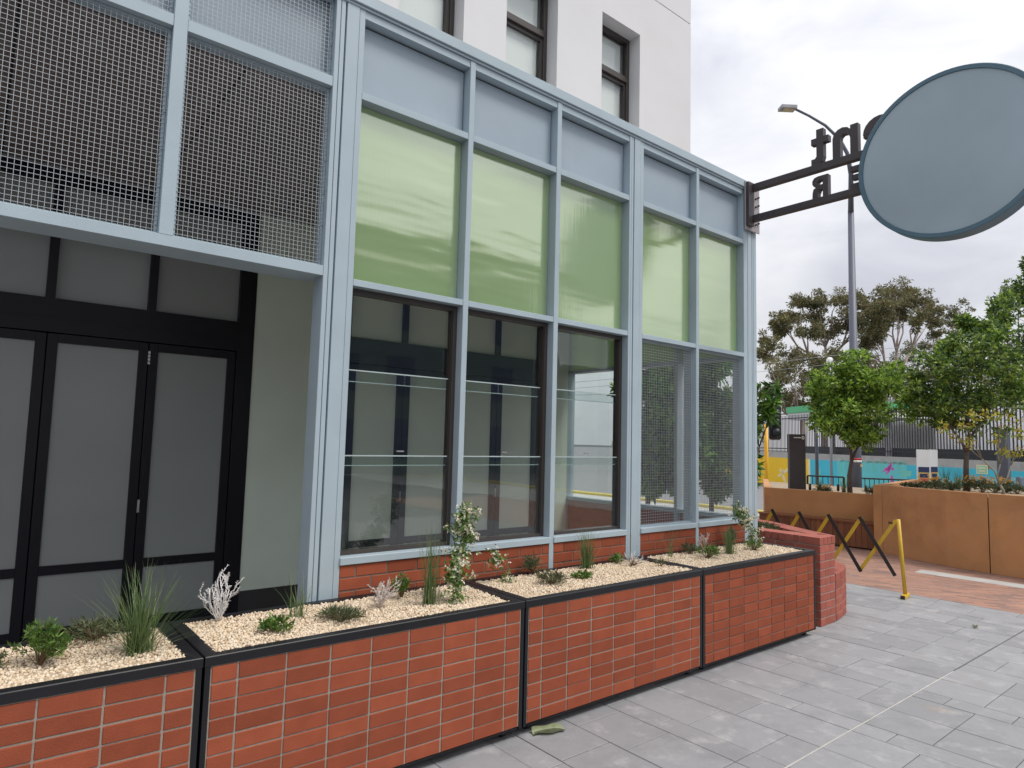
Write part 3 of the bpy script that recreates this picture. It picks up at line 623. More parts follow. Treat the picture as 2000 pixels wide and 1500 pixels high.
# ================================================================== PLANTS
def blades(c, n, ln, spread, w, droop=.35, seed=0, up=0.0):
    r = np.random.default_rng(seed); V = []; F = []
    az = r.uniform(0, 2 * PI, n); tilt = np.abs(r.normal(0, spread, n)); L = ln * r.uniform(.5, 1.05, n); b0 = r.normal(0, .022, (n, 2)); K = 6
    for i in range(n):
        d = np.array([math.cos(az[i]), math.sin(az[i])]); side = np.array([-d[1], d[0], 0]); pos = np.array([c[0] + b0[i, 0], c[1] + b0[i, 1], c[2] - .01]); t = tilt[i]
        o = len(V)
        for k in range(K):
            ww = w * (1 - k / (K - 1)) ** .7 * .5 + .0002
            V.append(pos + side * ww); V.append(pos - side * ww)
            t2 = t + droop * r.uniform(.6, 1.4) * (k / K) ** 1.3
            pos = pos + L[i] / (K - 1) * np.array([d[0] * math.sin(t2), d[1] * math.sin(t2), math.cos(t2)])
        for k in range(K - 1): F.append((o + 2 * k, o + 2 * k + 1, o + 2 * k + 3, o + 2 * k + 2))
    return np.array(V), np.array(F)
def leafquads(C, N, L, Wd, r, fold=.25):
    """C centres (n,3) with directions N (n,3): bent diamond leaves"""
    n = len(C); N = N / (np.linalg.norm(N, axis=1)[:, None] + 1e-9); up = r.normal(size=(n, 3)); S_ = np.cross(N, up); S_ /= (np.linalg.norm(S_, axis=1)[:, None] + 1e-9); U = np.cross(S_, N)
    l = (L * r.uniform(.7, 1.3, n))[:, None]; wd = (Wd * r.uniform(.7, 1.3, n))[:, None]
    V = np.stack([C, C + N * l * .45 + S_ * wd * .5 + U * wd * fold, C + N * l, C + N * l * .45 - S_ * wd * .5 + U * wd * fold], 1).reshape(-1, 3)
    o = np.arange(n)[:, None] * 4; F = np.concatenate([o + [0, 1, 2], o + [0, 2, 3]], 1).reshape(-1, 3)
    return V, F
GG = 'grass tufts in the planters'
def grass(x, y, label, n, ln, spread, w=.0035, droop=.35, seed=0):
    V, F = blades((0, 0, 0), n, ln, spread, w, droop, seed)
    o = npmesh('grass_tuft', V, F, 'blade'); o.location = (x, y, ZR - .008); return tag(o, label, 'grass tuft', GG)
grass(-4.228, -.263, 'big spiky grass tuft arching wide in the planter by the dark doors', 300, .45, .60, .0036, .50, 1)
grass(-3.366, -.089, 'thin arching grass clump in front of the pale wall strip', 42, .30, .42, .004, .75, 2)
grass(-2.57, -.254, 'tall upright grass clump beside the flowering jasmine', 95, .52, .13, .004, .25, 3)
grass(-0.821, .044, 'fountain-shaped grass tuft in the middle of the third planter', 170, .36, .22, .004, .3, 4)
grass(0.347, .056, 'sparse straggly grass at the near end of the corner planter', 26, .30, .38, .0035, .5, 5)
grass(0.989, -.161, 'dense upright grass tuft in the corner planter', 130, .30, .13, .004, .2, 6)
def shrub(x, y, label, n, h, rad, leaf, mat, seed, group, cat='shrub', stems=True, upw=1.0, stem_mat='stem_brown', name='low_shrub', per=9, lw=.35):
    """n stems from one foot, each set with leaves"""
    r = np.random.default_rng(seed); root = thing(name, label, cat, (x, y, ZR - .008), group); st = MB(); C = []; N = []
    for i in range(n):
        az = r.uniform(0, 2 * PI); q = math.sqrt(r.uniform(0, 1)); tip = np.array([math.cos(az) * rad * q, math.sin(az) * rad * q, h * (1 - .55 * q * q) * r.uniform(.75, 1.05)])
        mid = tip * np.array([.45, .45, .6]) ; st.tube([(0, 0, -.01), mid, tip], [.003, .0022, .001], 4)
        for k in range(per):
            t = .25 + .75 * (k + r.uniform(0, 1)) / per; p = tip * t if t > .6 else mid * t / .6 + (tip - mid) * 0; p = (mid * (1 - (t - .25) / .75) + tip * ((t - .25) / .75))
            d = (tip - mid) / np.linalg.norm(tip - mid) * .6 + r.normal(0, .75, 3); d[2] += .25 * upw
            C.append(p + r.normal(0, .004, 3)); N.append(d)
    V, F = leafquads(np.array(C), np.array(N), leaf, leaf * lw, r)
    npmesh('leaves', V, F, mat, root); st.build('stem', stem_mat, root)
    return root
SG = 'low green shrubs in the planters'
shrub(-4.618, -.212, 'bright green upright shrub with needle leaves at the left edge', 34, .19, .13, .030, 'shrub_green', 11, SG, per=30, lw=.28)
shrub(-4.80, -.13, 'grey-green creeping plant at the left frame edge', 16, .06, .10, .022, 'shrub_olive', 19, SG, per=16)
shrub(-4.375, .085, 'dark feathery low shrub behind the big grass tuft', 34, .10, .17, .045, 'shrub_olive', 12, SG, per=12, lw=.14)
shrub(-3.561, -.271, 'small glossy green bush near the rim beside the white shrub', 26, .075, .11, .026, 'shrub_green', 13, SG, per=14, lw=.5)
shrub(-3.188, -.274, 'flat olive ferny mat alone in the gravel of the second planter', 44, .06, .15, .045, 'shrub_olive', 14, SG, per=14, lw=.13)
shrub(-2.619, .007, 'rounded bright green bush behind the pinkish twig shrub', 30, .17, .07, .03, 'shrub_green', 15, SG, per=16, lw=.2)
shrub(-1.346, .122, 'upright ferny green shrub against the brick below the window', 26, .15, .10, .045, 'shrub_olive', 16, SG, per=14, lw=.16)
shrub(-1.454, -.212, 'low grey-green ferny bush nearer the rim of the third planter', 36, .09, .13, .04, 'shrub_olive', 17, SG, per=14, lw=.14)
shrub(-1.119, -.206, 'small broad-leaved green bush in front of the middle grass tuft', 20, .05, .085, .028, 'shrub_green', 18, SG, per=12, lw=.5)
shrub(-.375, .097, 'little dark green bush against the wide steel column', 16, .08, .07, .03, 'shrub_green', 20, SG, per=10, lw=.4)
shrub(-.169, -.225, 'tiny sparse seedling by the joint of the last two planters', 9, .06, .06, .04, 'shrub_olive', 21, SG, per=6, lw=.15)
shrub(.593, -.187, 'spiky bright green fern-like shrub near the rim of the corner planter', 30, .13, .13, .05, 'shrub_green', 22, SG, per=12, lw=.14)
shrub(.652, .06, 'feathery green shrub behind the spiky one in the corner planter', 26, .10, .10, .045, 'shrub_olive', 23, SG, per=12, lw=.14)
shrub(1.43, -.174, 'small rounded green bush at the far end of the corner planter', 26, .10, .10, .035, 'shrub_green', 24, SG, per=12, lw=.16)
shrub(1.39, .06, 'dark upright bush beside the jasmine on the corner column', 26, .22, .06, .035, 'shrub_olive', 25, SG, per=16, lw=.2)
def coral(x, y, label, mat, h, n, seed, lean=(0, 0)):
    """leafless-looking woolly silver shrub: forked stems with stubby side knobs"""
    r = np.random.default_rng(seed); root = thing('silver_shrub', label, 'shrub', (x, y, ZR - .008), 'silver cushion shrubs'); mb = MB()
    def grow(p, d, L, rad, lev):
        path = [p]; k = 5
        for i in range(k):
            d = d + r.normal(0, .10, 3) + np.array([0, 0, .12]); d /= np.linalg.norm(d); p = p + d * L / k; path.append(p)
            if lev < 2 and r.uniform() < .55:
                s = r.normal(0, 1, 3); s -= d * (s @ d); s /= np.linalg.norm(s); grow(p, d * .75 + s * .65, L * r.uniform(.4, .65), rad * .8, lev + 1)
            for q in range(2):
                s = r.normal(0, 1, 3); s -= d * (s @ d); s /= np.linalg.norm(s); mb.tube([p, p + (d * .6 + s) * .008], [.0022, .0012], 3)
        mb.tube(path, [rad * (1 - .35 * i / k) for i in range(k + 1)], 5)
    for i in range(n):
        az = 2 * PI * i / n + r.uniform(0, .6); t = r.uniform(.10, .72)
        grow(np.array([0, 0, -.01]), np.array([math.cos(az) * math.sin(t) + lean[0], math.sin(az) * math.sin(t) + lean[1], math.cos(t)]), h * r.uniform(.55, 1.0), .0036, 0)
    mb.build('branches', mat, root, True)
    return root
coral(-3.77, .078, 'white coral-like leafless shrub beside the dark doors', 'silver_leaf', .215, 8, 31, (.12, -.06))
coral(-2.867, -.15, 'pinkish white twiggy shrub in front of the first window sill', 'silver_pink', .185, 9, 32)
coral(.90, .06, 'pale bare twig shrub beside the upright grass in the corner planter', 'silver_pink', .12, 5, 33)
shrub(-.35, -.059, 'whitish wispy plant at the far end of the third planter', 22, .09, .12, .05, 'silver_leaf', 34, SG, per=6, lw=.08)
def jasmine(x, y, path, label, nleaf, seed, rad=.07, fl=.5):
    """climbing stem hung with leaf sprays and star flowers; path relative to the foot"""
    r = np.random.default_rng(seed); root = thing('jasmine', label, 'climbing plant', (x, y, ZR - .008), 'flowering jasmine in the planters'); st = MB()
    P = np.array(path, float); st.tube([tuple(p) for p in P], [.005 - .0028 * i / (len(P) - 1) for i in range(len(P))], 5)
    C = []; N = []; FC = []; FN = []; nc = max(8, nleaf // 18)
    for k in range(nc):
        t = r.uniform(.02, 1) * (len(P) - 1); i = min(int(t), len(P) - 2); b = P[i] + (P[i + 1] - P[i]) * (t - i)
        tw = b + r.normal(0, rad * .55, 3) * np.array([1, .7, .8]); st.tube([tuple(b), tuple((b + tw) / 2 + (0, 0, .01)), tuple(tw)], [.002, .0016, .001], 4)
        for j in range(16): C.append(b + (tw - b) * r.uniform(.2, 1.1) + r.normal(0, .022, 3)); N.append(r.normal(0, 1, 3) + (0, 0, .3))
        if r.uniform() < fl + .25:
            for j in range(r.integers(3, 8)):
                f = tw + r.normal(0, .020, 3) + (0, -.012, .008); n0 = r.normal(0, .5, 3) + (-.5, -.9, .5)
                for q in range(5): FC.append(f); FN.append(n0 * .25 + r.normal(0, 1, 3))
    V, F = leafquads(np.array(C), np.array(N), .034, .017, r); npmesh('leaves', V, F, 'shrub_green', root)
    V, F = leafquads(np.array(FC), np.array(FN), .019, .011, r, .1); tag(npmesh('flowers', V, F, 'jasmine_flower', root), kind='stuff')
    st.build('stem', 'stem_brown', root); return root
jasmine(-2.399, -.335, [(0, 0, -.01), (-.03, .03, .10), (.0, .06, .20), (.05, .08, .28), (.10, .10, .36), (.14, .12, .42), (.10, .12, .50), (.10, .12, .58)], 'tall jasmine with white flower clusters in front of the first mullion', 1050, 41, .095, .8)
jasmine(-1.703, .052, [(0, 0, -.01), (-.02, 0, .06), (.0, 0, .11), (-.05, -.02, .15), (-.13, -.05, .19)], 'small jasmine sprig with cream buds at the start of the third planter', 170, 42, .06, .6)
jasmine(1.70, .06, [(0, 0, -.01), (.08, -.02, .10), (.05, 0, .20), (-.05, 0, .26), (-.16, 0, .34), (-.24, 0, .42)], 'pale-flowered jasmine twining against the corner column', 640, 43, .085, .7)

# ================================================================== BRICK GARDEN WALL AT THE CORNER
gw = thing('brick_garden_wall', 'curved red brick garden wall with stepped bench end beside the corner planter', 'garden wall', (2.352, -.423, 0)); G_ = W(gw)
UP = [(2.352, -.423), (2.72, -.415), (2.86, -.12), (3.02, .16), (3.22, .46), (3.37, .75), (3.45, 1.1), (3.45, 1.6), (2.352, 1.6)]
INN = [(2.60, -.10), (2.72, .11), (2.88, .36), (3.05, .66), (3.17, .95), (3.19, 1.35), (2.56, 1.35)]
LOW = [(2.74, -.412), (3.0, -.365), (3.24, -.30), (3.45, -.20), (3.62, -.02), (3.74, .22), (3.82, .5), (3.86, .9), (3.86, 1.6), (3.2, 1.6), (3.2, .5)]
def inset(poly, d):
    n = len(poly); o = []
    ar = sum(poly[i][0] * poly[(i + 1) % n][1] - poly[(i + 1) % n][0] * poly[i][1] for i in range(n)); sg = 1 if ar > 0 else -1
    for i in range(n):
        a, b, c = (Vector(poly[i - 1]), Vector(poly[i]), Vector(poly[(i + 1) % n])); e1 = (b - a).normalized(); e2 = (c - b).normalized()
        n1 = Vector((-e1.y, e1.x)) * sg; n2 = Vector((-e2.y, e2.x)) * sg; bi = (n1 + n2).normalized(); o.append(tuple(b + bi * d / max(.4, bi.dot(n1))))
    return o
core = MB(); core.prism(inset(UP, .004), 0.001, .865); core.prism(inset(LOW, .006), 0.001, .43)
G_(core, 'mortar_core', 'mortar')
# bricks follow the outlines
def course(poly, seg, z0, h, off, depth=.05, lenb=.23, mat='brick_pier', out=0.0):
    for i in seg:
        a = Vector(poly[i]); b = Vector(poly[i + 1]); L = (b - a).length; d = (b - a) / L; nrm = Vector((d.y, -d.x)); x = -off % (lenb + .01) - (lenb + .01)
        while x < L:
            s0, s1 = max(x, .0), min(x + lenb, L - .004)
            if s1 - s0 > .03:
                c = a + d * (s0 + s1) / 2 - nrm * (depth / 2 - out)
                lay_brick(gw, s1 - s0, depth, h, c.x - gw.location.x, c.y - gw.location.y, z0 + h / 2, mat, math.atan2(d.y, d.x))
            x += lenb + .01
for r in range(10):
    z0 = .004 + r * .0866
    course(UP, [0], z0, .0766, 0 if r % 2 else .12)
    if z0 > .40: course(UP, [1, 2, 3, 4], z0, .0766, 0 if r % 2 else .12)
    # near return face of the wall
    y = -.423 + .05 + (.0 if r % 2 else -.12) 
    while y < 1.55:
        s0, s1 = max(y, -.37), min(y + .23, 1.55)
        if s1 - s0 > .03: lay_brick(gw, .05, s1 - s0, .0766, .025, (s0 + s1) / 2 + .423, z0 + .0383, 'brick_pier')
        y += .24
    if r < 5: course(LOW, [0, 1, 2, 3, 4, 5, 6], z0, .0766, .05 if r % 2 else .17)
# brick-on-edge cappings
def capping(poly_o, poly_i, z, h, seg):
    for (i, j) in seg:
        a, b = Vector(poly_o[i]), Vector(poly_o[i + 1]); c, d = Vector(poly_i[j]), Vector(poly_i[j + 1]); n = max(1, round((b - a).length / .086))
        for k in range(n):
            t0, t1 = (k + .05) / n, (k + .95) / n
            q = [a.lerp(b, t0), a.lerp(b, t1), c.lerp(d, t1), c.lerp(d, t0)]
            mb = MB().prism([tuple(u) for u in q], z, z + h); G_(mb, 'brick', 'brick_pier')
LI = inset(LOW, .23)
capping(LOW, LI, .437, .083, [(i, i) for i in range(7)])
Z2 = .870
capm = MB(); capm.prism([(2.358, -.417), (2.715, -.41), UP[2], INN[1], INN[0], (2.56, -.02), (2.358, -.02)], Z2 - .004, .945)
G_(capm, 'mortar_bed', 'mortar')
# front capping bricks lie square to the front, the side ones square to their wall
for k in range(4):
    x = 2.352 + .092 * k; G_(B(x, x + .086, -.423, -.20 if k < 3 else -.24, Z2, .953, c=.003), 'brick', 'brick_pier')
for k in range(18):
    y = -.19 + .0866 * k; G_(B(2.352, 2.352 + .225, y, y + .0786, Z2, .953, c=.003), 'brick', 'brick_pier')
UO = [(2.735, -.39)] + UP[2:7]; UI = [(2.585, -.19)] + INN[1:6]
capping(UO, UI, Z2, .083, [(i, i) for i in range(5)])
G_(MB().prism([(2.585, -.16), *INN[1:6], (2.58, 1.35)], .84, .90), 'soil', 'soil')
gm = shrub(2.86, .55, 'flat green ground cover inside the brick garden wall', 60, .07, .28, .05, 'shrub_olive', 51, None, cat='ground cover', name='ground_cover_plant', per=14, lw=.2); gm.location.z = .90
ftag = None

# ================================================================== EXPANDING BARRIER
fa_, fb_ = at(1757, 1169, z=.03), at(1781, 1155, z=.03); FANG = math.atan2(fb_[1] - fa_[1], fb_[0] - fa_[0])
bx = thing('expanding_barrier', 'black and yellow concertina safety barrier standing on one yellow foot', 'barrier', (4.66, -.35, 0)); E_ = W(bx)
BT = [np.array((4.62, -.33, .985)), np.array((4.52, .06, 1.0)), np.array((4.42, .44, 1.0)), np.array((4.36, .83, 1.0)), np.array((4.32, 1.22, 1.0)), np.array((4.30, 1.6, 1.0))]
BB = [p * (1, 1, 0) + (0.03, .03, .30) for p in BT]
def strip(a, b, w, t, mat, name, off):
    a = Vector(a); b = Vector(b); d = (b - a).normalized(); n = Vector((-.97, -.24, 0)); s = d.cross(n).normalized(); a = a + n * off; b = b + n * off
    vs = []
    for p in (a - d * w * .5, b + d * w * .5):
        for u, v in ((-1, -1), (1, -1), (1, 1), (-1, 1)): vs.append(p + s * u * w * .5 + n * v * t * .5)
    return E_(MB().add(vs, [(0, 1, 2, 3), (7, 6, 5, 4), (0, 4, 5, 1), (1, 5, 6, 2), (2, 6, 7, 3), (3, 7, 4, 0)]), name, mat)
for i in range(5):
    strip(BT[i + 1], BB[i], .045, .008, 'black_paint', 'strut', .014)
    strip(BB[i + 1], BT[i], .045, .008, 'yellow_paint', 'strut', -.004)
    e = MB()
    for p in (BT[i + 1], BB[i + 1], (BT[i] + BB[i] + BT[i + 1] + BB[i + 1]) / 4): e.tube([tuple(p + (-.03, -.008, 0)), tuple(p + (.012, .003, 0))], .012, 8)
    E_(e, 'pivot_bolt', 'black_paint')
pst = MB(); pst.tube([(4.725, -.40, .03), (4.66, -.36, 1.02)], .024, 10)
E_(pst, 'post', 'yellow_paint', True)
ft = MB(); ft.box(-.13, .13, -.028, .028, 0, .05, c=.006)
R3 = Matrix.Rotation(FANG, 3, 'Z'); ft.v = [tuple(R3 @ Vector(q) + Vector((4.725, -.40, 0.002))) for q in ft.v]
E_(ft, 'foot', 'yellow_paint')
ec = MB(); ec.box(-.135, -.1305, -.026, .026, .003, .048); ec.v = [tuple(R3 @ Vector(q) + Vector((4.725, -.40, 0.002))) for q in ec.v]; E_(ec, 'foot_cap', 'black_paint')
tp = MB()
for k, (a, b) in enumerate(((0, .010), (.014, .022), (.026, .040), (.044, .05))): tp.box(4.605, 4.607, -.36 + .0 - a - .0 + .10, -.36 - b + .10, .955, .985)
E_(tp, 'plate_mark', 'black_paint')

# ================================================================== ROUND SIGN
XA = 2.06
sg = thing('projecting_sign', 'round blue-grey sign with dark cut-out letters on a bracket at the shop corner', 'sign', (2.1, YF, 4.83)); N_ = W(sg)
for z0, z1 in ((4.965, 5.045), (4.590, 4.665)):
    N_(B(XA - .02, XA + .055, -1.9, YF - .036, z0, z1, c=.004), 'arm', 'sign_brown')
N_(B(XA - .10, XA + .015, YF - .075, YF - .0365, 4.53, 5.06, c=.003), 'bracket_upright', 'sign_brown')
N_(B(XA - .11, XA + .20, YF - .035, YF - .022, 4.49, 5.075, c=.002), 'bracket_plate', 'sign_plate')
for k, z in enumerate((4.58, 4.70, 4.80, 4.90)):
    for xx in (XA + .105, XA + .165):
        zz = z + (.03 if xx > XA + .12 else 0); N_(MB().tube([(xx, YF - .055, zz), (xx, YF - .0352, zz)], .011, 8), 'bolt', 'black_paint')
def glyph(poly, y0, z0, d0=0.0, d1=0.07):
    mb = MB().prism([(y0 + u, z0 + v) for u, v in poly], XA + d0, XA + d1, ax='x'); return N_(mb, 'letter', 'sign_brown')
ZT, ZL = 5.046, 4.666
g_t = [(.055, .08), (.055, .235), (0, .235), (0, .305), (.055, .305), (.055, .40), (.132, .40), (.132, .305), (.19, .305), (.19, .235), (.132, .235), (.132, .095), (.15, .072), (.19, .072), (.19, .0), (.11, .0), (.07, .03)]
g_n = [(0, 0), (0, .325), (.078, .325), (.078, .285), (.11, .315), (.16, .328), (.21, .315), (.25, .28), (.265, .23), (.265, 0), (.185, 0), (.185, .20), (.178, .232), (.155, .25), (.125, .248), (.095, .23), (.08, .19), (.08, 0)]
def arc(cx, cy, r, a0, a1, n=18): return [(cx + r * math.cos(math.radians(a0 + (a1 - a0) * k / n)), cy + r * math.sin(math.radians(a0 + (a1 - a0) * k / n))) for k in range(n + 1)]
g_e = arc(.16, .16, .165, -42, -360 + 4 + 360 - 356 + 0, 2)[:0] + arc(.16, .16, .165, 0, 318) + arc(.16, .16, .088, 318, 0)
g_R = [(0, 0), (0, .245), (.11, .245), (.15, .235), (.172, .205), (.172, .165), (.155, .138), (.132, .124), (.16, .108), (.17, .07), (.174, 0), (.114, 0), (.110, .06), (.095, .094), (.058, .094), (.058, 0)]
h_R = [(.058, .146), (.10, .146), (.116, .158), (.116, .184), (.10, .196), (.058, .196)]
g_R = g_R[:-2] + [(.058, .0941)] + h_R[0:1] + h_R[1:] + [(.0579, .146), (.0579, .0942), (.0579, 0)]
g_E = [(0, 0), (0, .245), (.17, .245), (.17, .19), (.06, .19), (.06, .15), (.15, .15), (.15, .10), (.06, .10), (.06, .055), (.17, .055), (.17, 0)]
glyph(g_t, -.715, ZT); glyph(g_n, -1.025, ZT); glyph(g_e, -1.40, ZT); glyph([(.085, .13), (.085, .19), (.322, .19), (.322, .13)], -1.40, ZT, .004, .066)
glyph(g_R, -.705, ZL); glyph(g_E, -1.105, ZL)
DY, DZ, DR, DX0, DX1 = -1.872, 4.728, 0.805, 1.945, 2.115
cir = lambda r, n=72: [(DY + r * math.cos(2 * PI * k / n), DZ + r * math.sin(2 * PI * k / n)) for k in range(n)]
def ringmesh(ro, ri, x0, x1, n=96):
    mb = MB(); vs = []; fs = []
    for k in range(n):
        a = 2 * PI * k / n; c_, s_ = math.cos(a), math.sin(a)
        for r, x in ((ri, x0), (ro - .006, x0), (ro, x0 + .006), (ro, x1), (ri, x1)): vs.append((x, DY + r * c_, DZ + r * s_))
    for k in range(n):
        for j in range(5): fs.append((k * 5 + j, ((k + 1) % n) * 5 + j, ((k + 1) % n) * 5 + (j + 1) % 5, k * 5 + (j + 1) % 5))
    return mb.add(vs, fs)
N_(ringmesh(DR, DR - .044, DX0, DX1), 'rim', 'sign_rim')
N_(MB().prism(cir(DR - .045), DX0 + .012, DX0 + .02, ax='x'), 'sign_face', 'sign_face')
N_(MB().prism(cir(DR - .045), DX1 - .02, DX1 - .012, ax='x'), 'sign_face', 'sign_face')
for pa, pb in (((1822, 168), (1906, 288)), ((1763, 240), (1818, 312)), ((1932, 146), (1984, 250))):
    u, v = at(*pa, x=DX0 + .03), at(*pb, x=DX0 + .03); N_(MB().tube([tuple(u), tuple(v)], .007, 6), 'rib', 'lamp_grey')

# ================================================================== TAN WALLS, BENCH
hw = thing('raised_garden_bed', 'tall tan rendered curved garden bed wall behind the safety barrier', 'garden bed', (8.2, .3, 0)); H_ = W(hw)
cv = [(8.50, 1.34), (8.22, .75), (7.97, .12), (7.885, -.50)]; cv2 = [(7.880, -.515), (7.82, -1.1), (7.80, -1.9), (7.84, -2.8), (7.95, -3.6)]
def wallpanel(c, t=.14, z1=1.27):
    off = [(x + t, y + .03) for x, y in c]; return MB().prism(c + off[::-1], 0.004, z1)
H_(wallpanel(cv), 'wall_panel', 'tan_render'); H_(wallpanel(cv2), 'wall_panel', 'tan_render')
H_(MB().prism([(8.50, 1.345), (8.50, 1.50), (12.5, 2.2), (12.5, 2.05)], .004, 1.262), 'wall_panel', 'tan_render')
H_(MB().prism([(x + .145, y) for x, y in cv[::1]] + [(x + .145, y) for x, y in cv2] + [(12.3, -3.5), (12.4, 2.0)], .01, 1.20), 'soil', 'soil')
lb = thing('low_garden_bed', 'lower tan rendered garden bed with a timber bench along its foot', 'garden bed', (8.9, 2.6, 0)); L_ = W(lb)
L_(MB().prism([(8.98, 1.62), (8.72, 3.86), (8.86, 3.88), (9.12, 1.64)], .004, 1.045), 'wall', 'tan_render')
L_(MB().prism([(8.72, 3.865), (12.4, 6.0), (12.4, 5.85), (8.80, 3.74)], .004, 1.04), 'wall', 'tan_render')
L_(MB().prism([(9.13, 1.64), (8.87, 3.80), (12.3, 5.8), (12.4, 2.3)], .7, .98), 'soil', 'soil')
a, b = Vector((8.66, 1.46)), Vector((8.42, 3.82)); n_ = 22
for k in range(n_):
    p, q = a.lerp(b, k / n_), a.lerp(b, (k + .94) / n_); L_(MB().prism([tuple(p), tuple(q), (q.x + .03, q.y), (p.x + .03, p.y)], .03, .485), 'board', 'timber')
for k in range(3):
    o1 = .11 * k; L_(MB().prism([(a.x - .02 + o1, a.y), (b.x - .02 + o1, b.y), (b.x + .08 + o1, b.y), (a.x + .08 + o1, a.y)], .490, .525), 'seat_slat', 'timber')

# ================================================================== STREET FURNITURE
def vpost(name, label, cat, px, pyb, pyt, D, r0, r1, mat, zb=0.0, group=None):
    b = dep(px, pyb, D); t = dep(px, pyt, D); return thing(name, label, cat, (b[0], b[1], zb), group), b, t
# lamp post
b = dep(1672, 955, 17); lp = thing('street_lamp', 'tall dark grey street lamp with a curved arm behind the garden bed', 'street lamp', (b[0], b[1], 0)); K = W(lp)
K(MB().tube([(b[0], b[1], 0), (b[0], b[1], 2.3), (b[0], b[1], 2.35), (b[0], b[1], 8.3)], [.145, .14, .115, .075], 14), 'pole', 'pole_grey', True)
t = dep(1662, 400, 17); ap = [(b[0], b[1], 8.3)]
for px, py, dd in ((1662, 340, 17), (1655, 300, 17), (1640, 272, 17), (1612, 245, 17), (1580, 226, 17), (1553, 213, 17)): ap.append(tuple(dep(px, py, dd)))
ap[0] = (b[0], b[1], 8.25); K(MB().tube(ap, [.075, .06, .05, .042, .036, .032, .03], 8), 'arm', 'pole_grey', True)
hd = MB(); p = np.array(ap[-1]); dr = np.array(ap[-1]) - np.array(ap[-2]); dr[2] = 0; dr /= np.linalg.norm(dr); sd_ = np.array([-dr[1], dr[0], 0])
def obox(c, d, s, l, w_, h0, h1, mb):
    vs = [tuple(c + d * u * l + s * v * w_ + np.array([0, 0, h])) for h in (h0, h1) for u, v in ((0, -.5), (1, -.5), (1, .5), (0, .5))]
    return mb.add(vs, [(3, 2, 1, 0), (4, 5, 6, 7), (0, 1, 5, 4), (1, 2, 6, 5), (2, 3, 7, 6), (3, 0, 4, 7)])
K(obox(p, dr, sd_, .40, .25, -.03, .05, hd), 'lamp_head', 'lamp_grey'); K(obox(p + dr * .05, dr, sd_, .27, .18, -.042, -.031, MB()), 'lens', 'lamp_lens')
zb_ = 1.60
K(MB().tube([(b[0], b[1], zb_), (b[0], b[1], zb_ + .05)], .147, 14), 'band', 'white_paint', True); K(MB().tube([(b[0], b[1], zb_ + .05), (b[0], b[1], zb_ + .11)], .147, 14), 'band', 'red_band', True)
q = dep(1682, 909, 16.85); K(B(q[0] - .05, q[0] + .05, q[1] - .008, q[1] + .0, q[2] - .03, q[2] + .03), 'tag_plate', 'notice_amber')
# traffic signal
b = np.array([13.55, 6.55, 0]); ts = thing('traffic_signal', 'yellow traffic signal post with a black white-edged signal head', 'traffic light', b); K = W(ts)
D_ = (b - CAM) @ FW
K(MB().tube([(b[0], b[1], 0), (b[0], b[1], dep(1502, 828, D_)[2])], .062, 12), 'post', 'signal_yellow', True)
c = dep(1514, 825, D_ - .2); rv2 = np.array([RV[0], RV[1], 0]); rv2 /= np.linalg.norm(rv2); fv2 = np.array([FW[0], FW[1], 0]); fv2 /= np.linalg.norm(fv2)
def board(c, w_, h, t, r_, mb, d0=0.0):
    pts = []
    for cx, cz, a0 in ((1, 1, 0), (-1, 1, 90), (-1, -1, 180), (1, -1, 270)):
        for k in range(5): a = math.radians(a0 + 22.5 * k); pts.append((cx * (w_ / 2 - r_) + r_ * math.cos(a), cz * (h / 2 - r_) + r_ * math.sin(a)))
    n = len(pts); vs = [tuple(c + rv2 * u + np.array([0, 0, v]) + fv2 * (d0 + dd)) for dd in (0, t) for u, v in pts]
    return mb.add(vs, [tuple(range(n)), tuple(range(n, 2 * n))[::-1]] + [(i, i + n, (i + 1) % n + n, (i + 1) % n) for i in range(n)])
K(board(c, .40, 1.05, .02, .08, MB(), .025), 'target_board', 'white_paint'); K(board(c, .36, 1.01, .02, .07, MB(), .0), 'signal_head', 'black_paint')
for k, mt in enumerate(('black_rail', 'black_rail', 'black_rail')):
    cc = c + np.array([0, 0, .28 - .28 * k]) - fv2 * .02
    hood = MB().tube([tuple(cc), tuple(cc - fv2 * .14 + np.array([0, 0, -.01]))], [.10, .105], 12); K(hood, 'hood', mt, True)
K(MB().tube([tuple(c + np.array([-.03, 0, -.02]) - fv2 * .165), tuple(c + np.array([-.03, 0, -.02]) - fv2 * .162)], .04, 10), 'lens', 'notice_red')
# totem
b = dep(1558.5, 955, 14.6); tt = thing('totem_sign', 'dark brown slab sign with small white lettering behind the low garden bed', 'sign', (b[0], b[1], .9)); K = W(tt)
tp_ = dep(1558.5, 848, 14.6)[2]; c = np.array([b[0], b[1], (tp_ + .9) / 2])
K(board(c, .36, tp_ - .9, .10, .005, MB()), 'slab', 'sign_brown')
lt = MB()
for k in range(9): lt_c = c + rv2 * (-.075 + .019 * k) + np.array([0, 0, (tp_ - .9) / 2 - .075]); board(lt_c, .012, .018 if k % 3 else .028, .003, .001, lt, -.006)
K(lt, 'lettering', 'white_paint')
rg = MB()
for k in range(12):
    a = 2 * PI * k / 12; board(c + rv2 * (.125 + .024 * math.cos(a)) + np.array([0, 0, (tp_ - .9) / 2 - .075 + .03 * math.sin(a)]), .014, .014, .003, .002, rg, -.006)
K(rg, 'emblem', 'white_paint')
